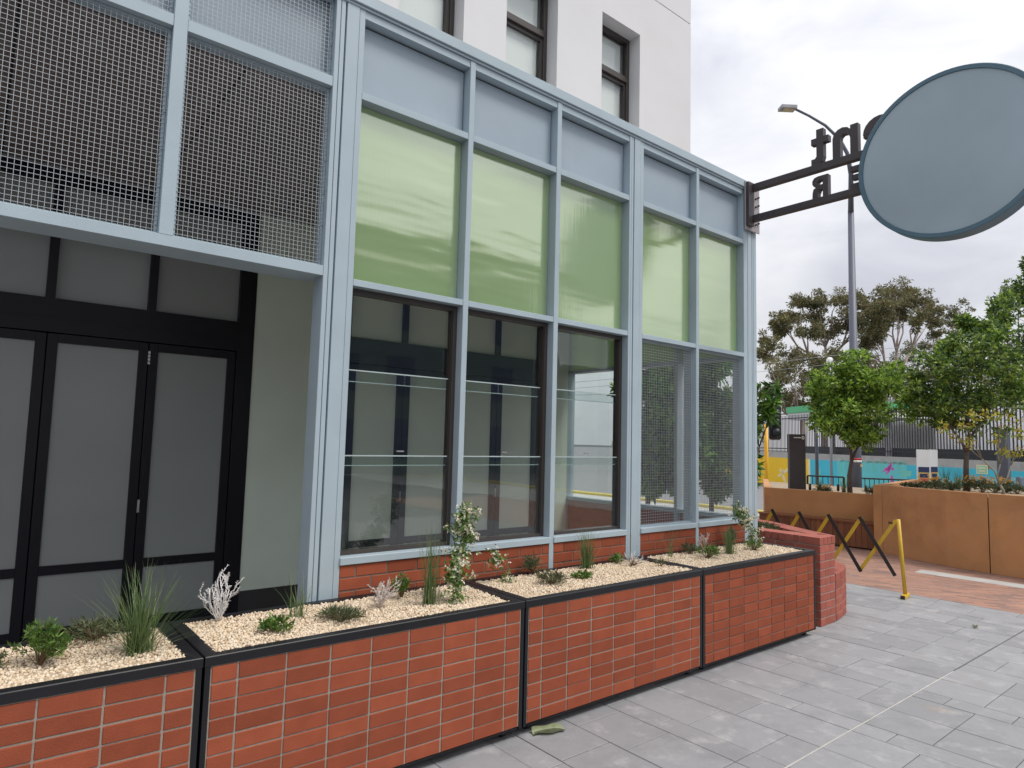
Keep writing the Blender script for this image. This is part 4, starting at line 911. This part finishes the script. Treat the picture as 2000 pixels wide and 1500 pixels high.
# notice boards
b = dep(1810, 940, 17.5); nb = thing('notice_board', 'white notice boards with navy and red striped posters by the mural wall', 'notice board', (b[0], b[1], 0)); K = W(nb)
for px0, px1, dd in ((1791, 1815, 0), (1816, 1831, .12)):
    t0, t1 = dep(px0, 878, 17.5 + dd), dep(px1, 878, 17.5 + dd); c = (t0 + t1) / 2; wd = np.linalg.norm((t1 - t0)[:2]); zt = c[2]; c = c * (1, 1, 0)
    K(board(c + (0, 0, zt - .6), wd, 1.2, .04, .005, MB()), 'board', 'white_paint')
    for (z0, z1, mt, in_) in ((.46, .60, 'navy', .06), (.60, .98, 'notice_amber', .05), (.64, .74, 'navy', .16), (.76, .83, 'notice_red', .14), (.84, .94, 'navy', .16), (.96, 1.04, 'notice_red', .2)):
        K(board(c + (0, 0, zt - (z0 + z1) / 2), wd * (1 - 2 * in_), z1 - z0, .004, .003, MB(), -.006 - (.003 if mt != 'notice_amber' else 0)), 'poster', mt)
    K(MB().tube([tuple(c), tuple(c + (0, 0, zt - 1.1))], .03, 8), 'leg', 'pole_grey')
# crowd rails
for (pa, pb, lab) in (((1577, 929), (1648, 933), 'short black crowd rail left of the street lamp'), ((1680, 934), (1792, 944), 'longer black crowd rail right of the street lamp')):
    a, b = dep(*pa, 17.6), dep(*pb, 17.2); zt = max(a[2], b[2]); rl = thing('crowd_rail', lab, 'railing', ((a[0] + b[0]) / 2, (a[1] + b[1]) / 2, 0), 'black crowd rails by the road'); K = W(rl)
    a2, b2 = a * (1, 1, 0), b * (1, 1, 0); n = int(np.linalg.norm(b2 - a2) / .11)
    K(MB().tube([tuple(a2 + (0, 0, zt)), tuple(b2 + (0, 0, zt))], .022, 8), 'top_rail', 'black_rail'); K(MB().tube([tuple(a2 + (0, 0, .12)), tuple(b2 + (0, 0, .12))], .018, 8), 'bottom_rail', 'black_rail')
    for k in range(n + 1):
        p = a2 + (b2 - a2) * k / n; K(MB().tube([tuple(p + (0, 0, .0 if k in (0, n) else .12)), tuple(p + (0, 0, zt))], .026 if k in (0, n) else .009, 6), 'post' if k in (0, n) else 'baluster', 'black_rail')
# spike lights in the low bed, stub posts
for px, py, wh in ((1582, 938, 'next to the dark slab sign'), (1637, 944, 'left of the round-headed tree trunk'), (1691, 946, 'right of the street lamp pole')):
    b = dep(px, py + 10, 14.2); sp = thing('spike_light', 'small black garden spike light ' + wh, 'garden light', (b[0], b[1], .98), 'black spike lights in the low bed'); K = W(sp)
    K(MB().tube([(b[0], b[1], .97), (b[0], b[1], 1.03)], .008, 6), 'stake', 'black_paint'); K(MB().tube([(b[0], b[1], 1.03), (b[0], b[1], 1.17)], .028, 10), 'lamp_head', 'black_paint', True)
for px, lab in ((1922, 'short grey post standing among the orange flowers'), (1992, 'short grey post at the right frame edge behind the tan wall')):
    b = dep(px, 950, 15); t = dep(px, 933, 15)
    tag(MB().tube([(b[0], b[1], .0), (b[0], b[1], t[2]), (b[0], b[1], t[2] + .02)], [.07, .07, .05], 12).build('bollard', 'pole_grey', None, True), lab, 'bollard', 'grey bollards behind the tan wall')
b = dep(1962, 945, 15.5); sq = MB().box(b[0] - .11, b[0] + .11, b[1] - .11, b[1] + .11, 0, dep(1962, 838, 15.5)[2], c=.01); tag(sq.build('square_post', 'pole_grey'), 'dark square post behind the yellow-leaved tree', 'post')
b = dep(1596, 940, 19); t = dep(1596, 845, 19); tag(MB().tube([(b[0], b[1], 0), (b[0], b[1], 2.2), (b[0], b[1], t[2] + .5)], [.05, .045, .04], 10).build('slim_pole', 'pole_grey', None, True), 'slim grey pole beside the dark slab sign', 'pole')
# dome camera on its pole
b = dep(1622, 800, 24); cm = thing('security_camera', 'white dome camera on a thin pole before the gum trees', 'camera', (b[0], b[1], 0)); K = W(cm); zt = dep(1622, 712, 24)[2]
K(MB().tube([(b[0], b[1], 0), (b[0], b[1], zt)], .05, 8), 'pole', 'lamp_grey', True)
K(MB().tube([(b[0], b[1], zt), (b[0], b[1], zt + .05), (b[0], b[1], zt + .22), (b[0], b[1], zt + .28)], [.09, .115, .115, .05], 12), 'housing', 'white_paint', True); K(MB().tube([(b[0], b[1], zt - .10), (b[0], b[1], zt - .05), (b[0], b[1], zt)], [.03, .07, .085], 12), 'dome', 'black_paint', True)

# ================================================================== MURAL WALL, PICKET FENCE, STATION
WA = np.array([27.9, 14.9]); WB = np.array([18.63, 1.45]); wd_ = (WB - WA) / np.linalg.norm(WB - WA); wn = np.array([-wd_[1], wd_[0]])
if wn @ (CAM[:2] - WA) < 0: wn = -wn
def wp(s, z, o=0.0): q = WA + wd_ * s + wn * o; return (q[0], q[1], z)
def wall_s(px, py):
    v = ray(px, py); t = ((WA - CAM[:2]) @ wn) / (v[:2] @ wn); q = CAM + v * t; return float((q[:2] - WA) @ wd_), float(q[2])
mw = thing('mural_wall', 'long low concrete wall painted yellow then turquoise with flowers across the road', 'wall', (*wp(8, 0)[:2], 0)); K = W(mw)
def wbox(s0, s1, z0, z1, o0, o1):
    vs = [wp(s0, z0, o0), wp(s1, z0, o0), wp(s1, z0, o1), wp(s0, z0, o1), wp(s0, z1, o0), wp(s1, z1, o0), wp(s1, z1, o1), wp(s0, z1, o1)]
    return MB().add(vs, [(0, 1, 2, 3), (7, 6, 5, 4), (4, 5, 1, 0), (5, 6, 2, 1), (6, 7, 3, 2), (7, 4, 0, 3)])
K(wbox(-8, 23, 0, 1.69, -.25, 0), 'wall', 'concrete')
s1 = wall_s(1578, 900)[0]; s2 = wall_s(1583, 900)[0]; s3 = wall_s(1636, 920)[0]; s4 = wall_s(1772, 920)[0]
K(wbox(-8, s1, .02, 1.42, .001, .02), 'painted_panel', 'mural_yellow'); K(wbox(s1, s2, .02, 1.42, .001, .018), 'painted_stripe', 'mural_cream')
K(wbox(s2, s3, .02, 1.42, .001, .02), 'painted_panel', 'mural_teal'); K(wbox(s3, s4, .02, 1.42, .001, .02), 'painted_panel', 'mural_aqua'); K(wbox(s4, 22.9, .02, 1.42, .001, .02), 'painted_panel', 'mural_teal')
def decal(pts, mat, name, o=.024):
    q = [wall_s(*p) for p in pts]; mb = MB(); n = len(q); mb.add([wp(s, z, o) for s, z in q] + [wp(s, z, .021) for s, z in q], [tuple(range(n)), tuple(range(n, 2 * n))[::-1]] + [(i, (i + 1) % n, n + (i + 1) % n, n + i) for i in range(n)]); K(mb, name, mat)
def petal(x0, y0, x1, y1, wd, mat, name):
    dx, dy = x1 - x0, y1 - y0; l = math.hypot(dx, dy); nx, ny = -dy / l * wd, dx / l * wd
    decal([(x0, y0), (x0 + dx * .35 + nx, y0 + dy * .35 + ny), (x0 + dx * .7 + nx * .7, y0 + dy * .7 + ny * .7), (x1, y1), (x0 + dx * .7 - nx * .7, y0 + dy * .7 - ny * .7), (x0 + dx * .35 - nx, y0 + dy * .35 - ny)], mat, name)
for x1, y1 in ((1524, 914), (1518, 931), (1536, 945), (1544, 912), (1531, 917)): petal(1529, 926, x1, y1, 2.6, 'mural_cream', 'painted_flower')
for x1, y1 in ((1724, 921), (1731, 927), (1740, 902), (1735, 909), (1748, 918), (1728, 916)): petal(1741, 914, x1, y1, 2.6, 'mural_pink', 'painted_flower')
petal(1743, 945, 1743, 926, 3.2, 'mural_pink', 'painted_flower'); petal(1744, 934, 1742, 914, .7, 'mural_mint', 'painted_stem')
for cx in (1648, 1662, 1682, 1700, 1716, 1732, 1750, 1763):
    for rr_ in (4, 7):
        pts = [(cx + rr_ * math.cos(a), 903 + (cx - 1640) * .03 - rr_ * .8 * math.sin(a)) for a in np.linspace(0, PI, 7)]
        q = [wall_s(*p_) for p_ in pts]; K(MB().tube([wp(s, z, .02) for s, z in q] , .012, 4), 'painted_arc', 'mural_mint')
        for e in (q[0], q[-1]): K(wbox(e[0] - .012, e[0] + .012, e[1] - .35, e[1], .0205, .0235), 'painted_arc', 'mural_mint')
for (px, py, w_, h_) in ((1668, 925, 6, 10), (1651, 940, 8, 8), (1600, 930, 4, 14), (1772, 925, 10, 6)): decal([(px - w_, py - h_), (px + w_, py - h_ + .6), (px + w_ * .8, py + h_), (px - w_ * .9, py + h_)], 'mural_mint', 'painted_patch', .0225)
s, z = wall_s(1920, 917); es = thing('wall_sign', 'small pale green sign on the turquoise wall', 'sign', wp(s, z, .02)); K2 = W(es)
K2(wbox(s - .22, s + .22, z - .14, z + .14, .022, .035), 'sign_plate', 'mural_cream'); K2(wbox(s - .19, s + .19, z - .115, z + .115, .0352, .038), 'sign_face', 'exit_green')
for k in range(2): K2(wbox(s - .15 + .04 * k, s + .15 - .04 * k, z + .045 - .09 * k - .018, z + .045 - .09 * k + .018, .0385, .040), 'lettering', 'mural_cream')
fn = thing('picket_fence', 'tall black steel picket fence on top of the mural wall', 'fence', (*wp(8, 0)[:2], 1.69)); K = W(fn)
pk = None
for k in range(200):
    s = -5 + k * .140
    p = wp(s, 1.69, -.12)
    if pk is None:
        o = MB().box(-.025, .025, -.006, .006, 0, 1.85).build('picket', 'picket', fn); pk = o.data
    else: o = link('picket', pk, fn)
    o.location = (p[0] - fn.location.x, p[1] - fn.location.y, 0); o.rotation_euler = (0, 0, math.atan2(wd_[1], wd_[0]))
for z in (1.86, 3.35): K(wbox(-5, 23, z, z + .05, -.109, -.09), 'rail', 'picket')
# station buildings behind the fence
stn = thing('station_building', 'pale station building with a green canopy edge behind the picket fence', 'building', (*wp(8, 0, -6)[:2], 0)); K = W(stn)
K(wbox(3.6, 9.4, 0, 3.9, -9, -7), 'wall', 'pale_wall'); K(wbox(9.5, 30, 0, 4.0, -9, -6), 'wall', 'pale_wall'); K(wbox(-6, 30, 0, 2.05, -5.9, -5.6), 'dark_base', 'black_rail')
K(wbox(-3.2, 3.4, 3.95, 4.3, -8, -3), 'canopy_fascia', 'green_fascia'); K(wbox(-3.2, 3.4, 3.55, 3.945, -7.9, -3.1), 'canopy_soffit', 'pale_wall')
for s in (-2.5, 0.0, 2.5): K(wbox(s - .08, s + .08, 0, 3.54, -5.5, -5.3), 'column', 'lamp_grey')
K(wbox(-2.0, 1.5, 2.75, 3.2, -5.2, -5.1), 'name_board', 'blue_sign'); K(wbox(-6, 3.4, 0, 3.54, -8.5, -8.2), 'wall', 'pale_wall')
K(wbox(-4, 4, 4.32, 4.9, -11, -9), 'roof', 'lamp_grey')
s, z = wall_s(1727, 850); K(wbox(s + 2.0, s + 2.12, 0, 3.6, -5.5, -5.4), 'column', 'signal_yellow')
for k, (pa, pb) in enumerate((((1470, 712), (1800, 672)), ((1470, 727), (1800, 690)), ((1470, 760), (1800, 742)))):
    wl_ = ('topmost', 'middle', 'lowest')[k]
    a, b = dep(*pa, 44), dep(*pb, 44); d = b - a; a = a - d * 1.5; b = b + d * 1.5
    pts = [tuple(a + (b - a) * t_ + np.array([0, 0, -2.0 * t_ * (1 - t_) + .45])) for t_ in np.linspace(0, 1, 9)]
    tag(MB().tube(pts, .016, 4).build('overhead_wire', 'lamp_grey'), wl_ + ' of three thin overhead wires before the gum trees', 'overhead wire', 'railway overhead wires')

# ================================================================== TREES
def tree(name, label, base, D, clumps, leaf, nper, leafmat, barkmat, r0, seed, group=None, cat='tree', crown_flat=.75, lean=None, jit=.25, lw=.45, hang=0.0, fork=None, limbs=None):
    """clumps given as sight-line centres (px, py, rx, ry) at depth D; every clump is a ragged cloud of leaves fed by its own limb"""
    r = np.random.default_rng(seed); root = thing(name, label, cat, base, group); base = np.array(base, float); tr = MB(); sc = D / FPX
    cs = [dep(px, py, D + r.normal(0, jit * D / 14)) for px, py, rx, ry in clumps]; top = np.mean(cs, 0)
    fk = base + (top - base) * (fork or .55); fk[:2] = base[:2] + (top[:2] - base[:2]) * .35
    pth = [base, base + (fk - base) * .5 + np.array([r.normal(0, .03), r.normal(0, .03), 0]) * (D / 14), fk]
    tr.tube([tuple(p - base) for p in pth], [r0, r0 * .8, r0 * .68], 9)
    Cs = []; Ns = []
    order = sorted(range(len(cs)), key=lambda i: clumps[i][0]); nl = limbs or max(3, len(cs) // 4); grp = [list(g) for g in np.array_split(order, nl)]; feed = {}
    for g in grp:
        cen = np.mean([cs[i] for i in g], 0); lo = min(cs[i][2] for i in g)
        kn = fk * .5 + cen * .5; kn[2] = min(kn[2], fk[2] * .4 + lo * .6) if lo > fk[2] else kn[2]
        bend = fk * .6 + kn * .4 + r.normal(0, .10, 3) * sc * 45; bend[2] += .04 * abs(kn[2] - fk[2])
        tr.tube([tuple(p - base) for p in (fk - (0, 0, .03), bend, kn)], [r0 * .55, r0 * .42, r0 * .33], 7)
        for i in g: feed[i] = kn
    for i_, (c, (px, py, rx, ry)) in enumerate(zip(cs, clumps)):
        k0 = feed[i_]; m1 = k0 * .68 + c * .32 + r.normal(0, .10, 3) * sc * 40; m2_ = k0 * .3 + c * .7 + r.normal(0, .10, 3) * sc * 40; mid = m2_
        tr.tube([tuple(p - base) for p in (k0, m1, m2_, c)], [r0 * .26, r0 * .19, r0 * .13, r0 * .05], 5)
        rad = np.array([rx, rx * .9, ry]) * sc
        sub = max(5, int(nper / 55)); sc_c = c + r.normal(0, .55, (sub, 3)) * rad
        for k in range(sub):
            tr.tube([tuple(mid * .4 + c * .6 - base), tuple((mid * .2 + c * .3 + sc_c[k] * .5) + r.normal(0, .05, 3) * rad - base), tuple(sc_c[k] - base)], [r0 * .07, r0 * .05, r0 * .02], 4, cap=False)
        w_ = r.integers(0, sub, nper); rr_ = r.normal(0, 1, (nper, 3)); rr_ /= np.linalg.norm(rr_, axis=1)[:, None]
        pos = sc_c[w_] + rr_ * (r.uniform(.15, 1, (nper, 1)) ** .6) * rad * .36
        Cs.append(pos); nn = rr_ * .7 + r.normal(0, .55, (nper, 3)); nn[:, 2] -= hang; Ns.append(nn)
    C = np.concatenate(Cs) - base; N = np.concatenate(Ns); V, F = leafquads(C, N, leaf, leaf * lw, r)
    npmesh('crown', V, F, leafmat, root); tr.build('trunk', barkmat, root, True); return root
SGp = 'small street trees in the tan garden beds'
b = dep(1660, 955, 13.6)
tree('street_tree', 'bright green round-headed street tree in front of the lamp post', (b[0], b[1], .98), 13.6,
     [(1640, 752, 42, 26), (1690, 742, 46, 24), (1615, 785, 32, 28), (1670, 785, 45, 34), (1728, 775, 42, 34), (1640, 825, 40, 28), (1700, 815, 45, 28), (1765, 790, 40, 30), (1612, 810, 28, 25), (1600, 760, 20, 25), (1680, 850, 30, 20), (1660, 720, 40, 20), (1745, 745, 30, 22)], .098, 1000, 'leaf_bright', 'bark_grey', .055, 61, SGp, fork=.40)
b = dep(1887, 945, 12.6)
tree('street_tree', 'darker leafy street tree with straight brown trunk among the orange flowers', (b[0], b[1], 1.18), 12.6,
     [(1835, 730, 45, 38), (1885, 700, 45, 40), (1875, 770, 55, 38), (1940, 745, 50, 45), (1825, 785, 40, 28), (1915, 800, 50, 30), (1800, 760, 30, 32), (1965, 700, 45, 45), (1920, 655, 36, 32), (1860, 815, 40, 22), (1975, 780, 40, 35), (1890, 640, 20, 24), (1850, 690, 30, 26)], .095, 900, 'leaf_dark', 'bark_grey', .06, 62, SGp, fork=.35)
b = dep(2030, 945, 15)
tree('street_tree', 'tall dark green tree cut off by the right edge of the view', (b[0], b[1], 0), 15,
     [(1960, 600, 30, 34), (1990, 570, 26, 36), (2020, 620, 50, 50), (1945, 640, 26, 30), (1985, 660, 45, 40), (2030, 700, 60, 45), (2010, 530, 14, 34), (1975, 720, 40, 40), (2040, 560, 40, 60), (1935, 690, 24, 26)], .105, 760, 'leaf_dark', 'bark_grey', .10, 63, SGp)
b = dep(1958, 942, 11.6)
yt = tree('young_tree', 'young pale-barked tree with sparse yellow leaves at the right', (b[0], b[1], 1.18), 11.6,
     [(1858, 842, 16, 12), (1890, 862, 14, 8), (1900, 815, 16, 14), (1945, 858, 20, 14), (1975, 820, 22, 14), (1990, 850, 16, 14), (1940, 810, 18, 12), (1985, 885, 14, 8), (1880, 826, 14, 10), (2010, 835, 20, 18), (1955, 880, 12, 6)], .075, 34, 'leaf_yellow', 'bark_twig', .030, 64, cat='tree', fork=.18)
# magnolias behind the shop corner
b = dep(1476, 1000, 12.5)
MG = 'broad-leaved evergreen trees behind the shop corner'
tree('evergreen_tree', 'glossy broad-leaved tree peeping out behind the shop corner column', (b[0], b[1], 0), 12.5,
     [(1495, 778, 22, 18), (1478, 812, 24, 22), (1470, 862, 18, 30), (1466, 915, 14, 30), (1458, 965, 14, 24), (1455, 840, 30, 40), (1508, 795, 12, 10), (1440, 780, 30, 30), (1440, 900, 26, 40)], .17, 150, 'leaf_magnolia', 'bark_grey', .05, 65, MG, lw=.36)
for k, (px, sd0) in enumerate(((1390, 66), (1320, 67), (1265, 68))):
    b = dep(px, 1000, 12.8)
    tree('evergreen_tree', ('rightmost', 'middle', 'leftmost')[k] + ' dark broad-leaved tree seen through the wire mesh bays', (b[0], b[1], 0), 12.8,
         [(px - 20, 760, 34, 30), (px + 25, 790, 34, 34), (px - 15, 830, 36, 36), (px + 22, 880, 34, 36), (px - 20, 910, 30, 30), (px + 5, 720, 34, 30), (px + 10, 945, 26, 24), (px - 25, 870, 28, 34), (px + 28, 835, 26, 34)], .19, 620, 'leaf_magnolia', 'bark_grey', .06, sd0, MG, lw=.36)
# gum trees
EG = 'gum trees far behind the station'
b = dep(1608, 900, 58)
tree('gum_tree', 'broad spreading gum tree left of the street lamp pole', (b[0], b[1], 0), 58,
     [(1562, 590, 22, 14), (1548, 618, 22, 16), (1600, 588, 26, 16), (1640, 582, 30, 14), (1675, 585, 26, 14), (1700, 600, 24, 16), (1590, 620, 26, 18), (1575, 645, 26, 16), (1525, 622, 18, 12), (1522, 645, 16, 12), (1610, 650, 26, 16), (1640, 640, 24, 14), (1660, 620, 24, 14), (1690, 640, 24, 20)], .27, 1150, 'leaf_euc', 'bark_pale', .34, 71, EG, cat='tree', lw=.34, hang=.35, jit=.8, fork=.62)
b = dep(1575, 900, 52)
tree('gum_tree', 'lower rusty-leaved gum tree at the foot of the spreading one', (b[0], b[1], 0), 52,
     [(1500, 668, 22, 12), (1495, 690, 20, 14), (1555, 692, 28, 14), (1540, 715, 30, 16), (1580, 705, 24, 14), (1570, 738, 34, 16), (1520, 740, 24, 16), (1500, 765, 18, 14), (1530, 770, 26, 18), (1590, 760, 28, 18), (1610, 715, 24, 18), (1640, 700, 22, 20), (1655, 730, 24, 24), (1550, 790, 30, 14), (1500, 800, 22, 12)], .24, 1000, 'leaf_euc', 'bark_pale', .30, 72, EG, lw=.34, hang=.35, jit=.8)
b = dep(1750, 900, 60)
tree('gum_tree', 'tallest gum tree with a domed crown right of the street lamp pole', (b[0], b[1], 0), 60,
     [(1740, 572, 28, 14), (1775, 568, 30, 14), (1800, 585, 26, 16), (1822, 602, 18, 16), (1760, 592, 30, 14), (1725, 595, 22, 16), (1755, 615, 26, 14), (1788, 625, 22, 14), (1725, 625, 16, 14), (1820, 630, 14, 10), (1705, 615, 18, 16), (1712, 650, 18, 16), (1695, 670, 22, 16), (1690, 700, 24, 18)], .27, 1150, 'leaf_euc', 'bark_pale', .34, 73, EG, lw=.34, hang=.35, jit=.8, fork=.55)
b = dep(1845, 900, 66)
tree('gum_tree', 'slender open gum tree rightmost of the gum trees', (b[0], b[1], 0), 66,
     [(1870, 605, 20, 12), (1882, 622, 16, 14), (1862, 632, 18, 12), (1880, 645, 14, 10), (1830, 650, 16, 10), (1848, 665, 20, 10), (1810, 672, 22, 12), (1780, 690, 22, 12), (1760, 705, 22, 16), (1830, 695, 26, 16), (1860, 690, 26, 18), (1900, 680, 26, 18)], .25, 800, 'leaf_euc', 'bark_pale', .26, 74, EG, lw=.34, hang=.35, jit=.8, fork=.6)
b = dep(1700, 900, 50)
tree('gum_tree', 'low olive gum tree half hidden by the street trees', (b[0], b[1], 0), 50,
     [(1690, 735, 26, 18), (1720, 720, 24, 18), (1755, 740, 30, 16), (1700, 765, 34, 18), (1790, 735, 30, 18), (1640, 770, 30, 20), (1750, 770, 36, 20), (1830, 745, 34, 22), (1590, 790, 30, 12), (1880, 740, 36, 26), (1940, 760, 40, 26)], .25, 900, 'leaf_euc', 'bark_pale', .28, 75, EG, lw=.34, hang=.3, jit=.8)
# plants on the tan beds
def bedplant(px, py, D, label, kind, h, rad, seed, n=26, z=None):
    b = dep(px, py, D); zz = z if z is not None else b[2]
    if kind == 'grass':
        V, F = blades((0, 0, 0), 60, h, .22, .010, .3, seed); o = npmesh('grass_tuft', V, F, 'blade'); o.location = (b[0], b[1], zz); return tag(o, label, 'grass tuft', 'plants in the tan garden beds')
    o = shrub(b[0], b[1], label, n, h, rad, .06, 'shrub_olive', seed, 'plants in the tan garden beds', per=14, lw=.25, name='bed_plant'); o.location.z = zz
    if kind == 'orange':
        r = np.random.default_rng(seed + 500); k = 34; C = np.stack([r.normal(0, rad * .55, k), r.normal(0, rad * .55, k), h * r.uniform(.75, 1.25, k)], 1); C = np.repeat(C, 3, 0)
        V, F = leafquads(C, r.normal(size=(len(C), 3)), .036, .022, r, .1); tag(npmesh('flowers', V, F, 'orange_flower', o), kind='stuff')
    return o
bedplant(1608, 955, 13.9, 'pinkish green cushion plant on the low tan bed beside the slab sign', 'orange', .16, .22, 81, z=.98)
bedplant(1712, 960, 13.2, 'rounded grey-green bush at the end of the low tan bed', 'bush', .26, .26, 82, 40, z=.98)
bedplant(1600, 950, 14.0, 'thin grass tuft beside the slim grey pole', 'grass', .36, .2, 83, z=.98)
bedplant(1648, 955, 13.9, 'grass tuft leaning at the foot of the round-headed tree', 'grass', .34, .2, 84, z=.98)
bedplant(1848, 955, 12.9, 'tall grass left of the straight brown trunk', 'grass', .52, .2, 85, z=1.18)
bedplant(1872, 950, 12.9, 'grass close against the straight brown trunk', 'grass', .46, .2, 86, z=1.18)
bedplant(1776, 956, 12.7, 'low grey plant under the notice boards', 'bush', .12, .18, 87, z=1.20)
bedplant(1806, 957, 12.5, 'low green plant right of the notice boards', 'bush', .15, .22, 88, z=1.20)
for k, (px, hh) in enumerate(((1830, .22), (1860, .17), (1892, .24), (1918, .25), (1942, .22), (1966, .22), (1988, .16))):
    bedplant(px, 962, 12.0 + .15 * (k % 3), ('first', 'second', 'third', 'fourth', 'fifth', 'sixth', 'last')[k] + ' orange-flowered cushion plant along the tall tan bed, counted from the left', 'orange' if k not in (1, 6) else 'bush', hh, .20, 90 + k, 34, z=1.20)

# ================================================================== LITTER
def curl(name, label, x, y, L, Wd, rot, mat, seed):
    r = random.Random(seed); nu, nv = 12, 7; V = []; F = []
    for i in range(nu):
        u = i / (nu - 1)
        for j in range(nv):
            v = j / (nv - 1) - .5; a = v * 3.6 * (1 - .25 * u); rad = Wd * (.22 + .10 * math.sin(PI * u)) 
            V.append(((u - .5) * L, math.sin(a) * rad + .01 * math.sin(9 * u), rad - math.cos(a) * rad + .004 + .008 * math.sin(7 * u + 5 * v) * abs(v) * 2))
    for i in range(nu - 1):
        for j in range(nv - 1): F.append((i * nv + j, i * nv + j + 1, (i + 1) * nv + j + 1, (i + 1) * nv + j))
    mb = MB(); mb.add(V, F); o = mb.build(name, mat, None, True); o.location = (x, y, .002); o.rotation_euler = (0, 0, rot)
    return tag(o, label, 'leaf')
curl('fallen_leaf', 'large curled grey-green leaf lying at the joint of two planters', -1.82, -.60, .225, .12, -.35, 'dry_leaf', 1)
p = at(1905, 1226, z=0); curl('fallen_leaf', 'small curled yellow-green leaf alone on the paving', p[0], p[1], .075, .05, .6, 'dry_leaf', 2)

# ================================================================== ACROSS THE SQUARE (seen mirrored in the glass)
for nm, x0, x1, h, lab in (('opposite_building', 4, 24, 12.8, 'tall grey building across the square, mirrored in the shop glass'), ('opposite_building', 24.5, 60, 6.6, 'lower grey building across the square, mirrored in the shop glass')):
    ob = thing(nm, lab, 'building', ((x0 + x1) / 2, -26, 0), 'buildings across the square'); K = W(ob)
    K(B(x0, x1, -34, -26, 0, h), 'wall', 'far_brick'); K(B(x0 - .2, x1 + .2, -34.3, -25.7, h, h + .4), 'roof', 'concrete')
    for i in range(int((x1 - x0) / 3.4)):
        for z in np.arange(.8, h - 2, 3.4): K(B(x0 + 1 + i * 3.4, x0 + 2.7 + i * 3.4, -26.05, -25.98, z, z + 2.0), 'window', 'navy')
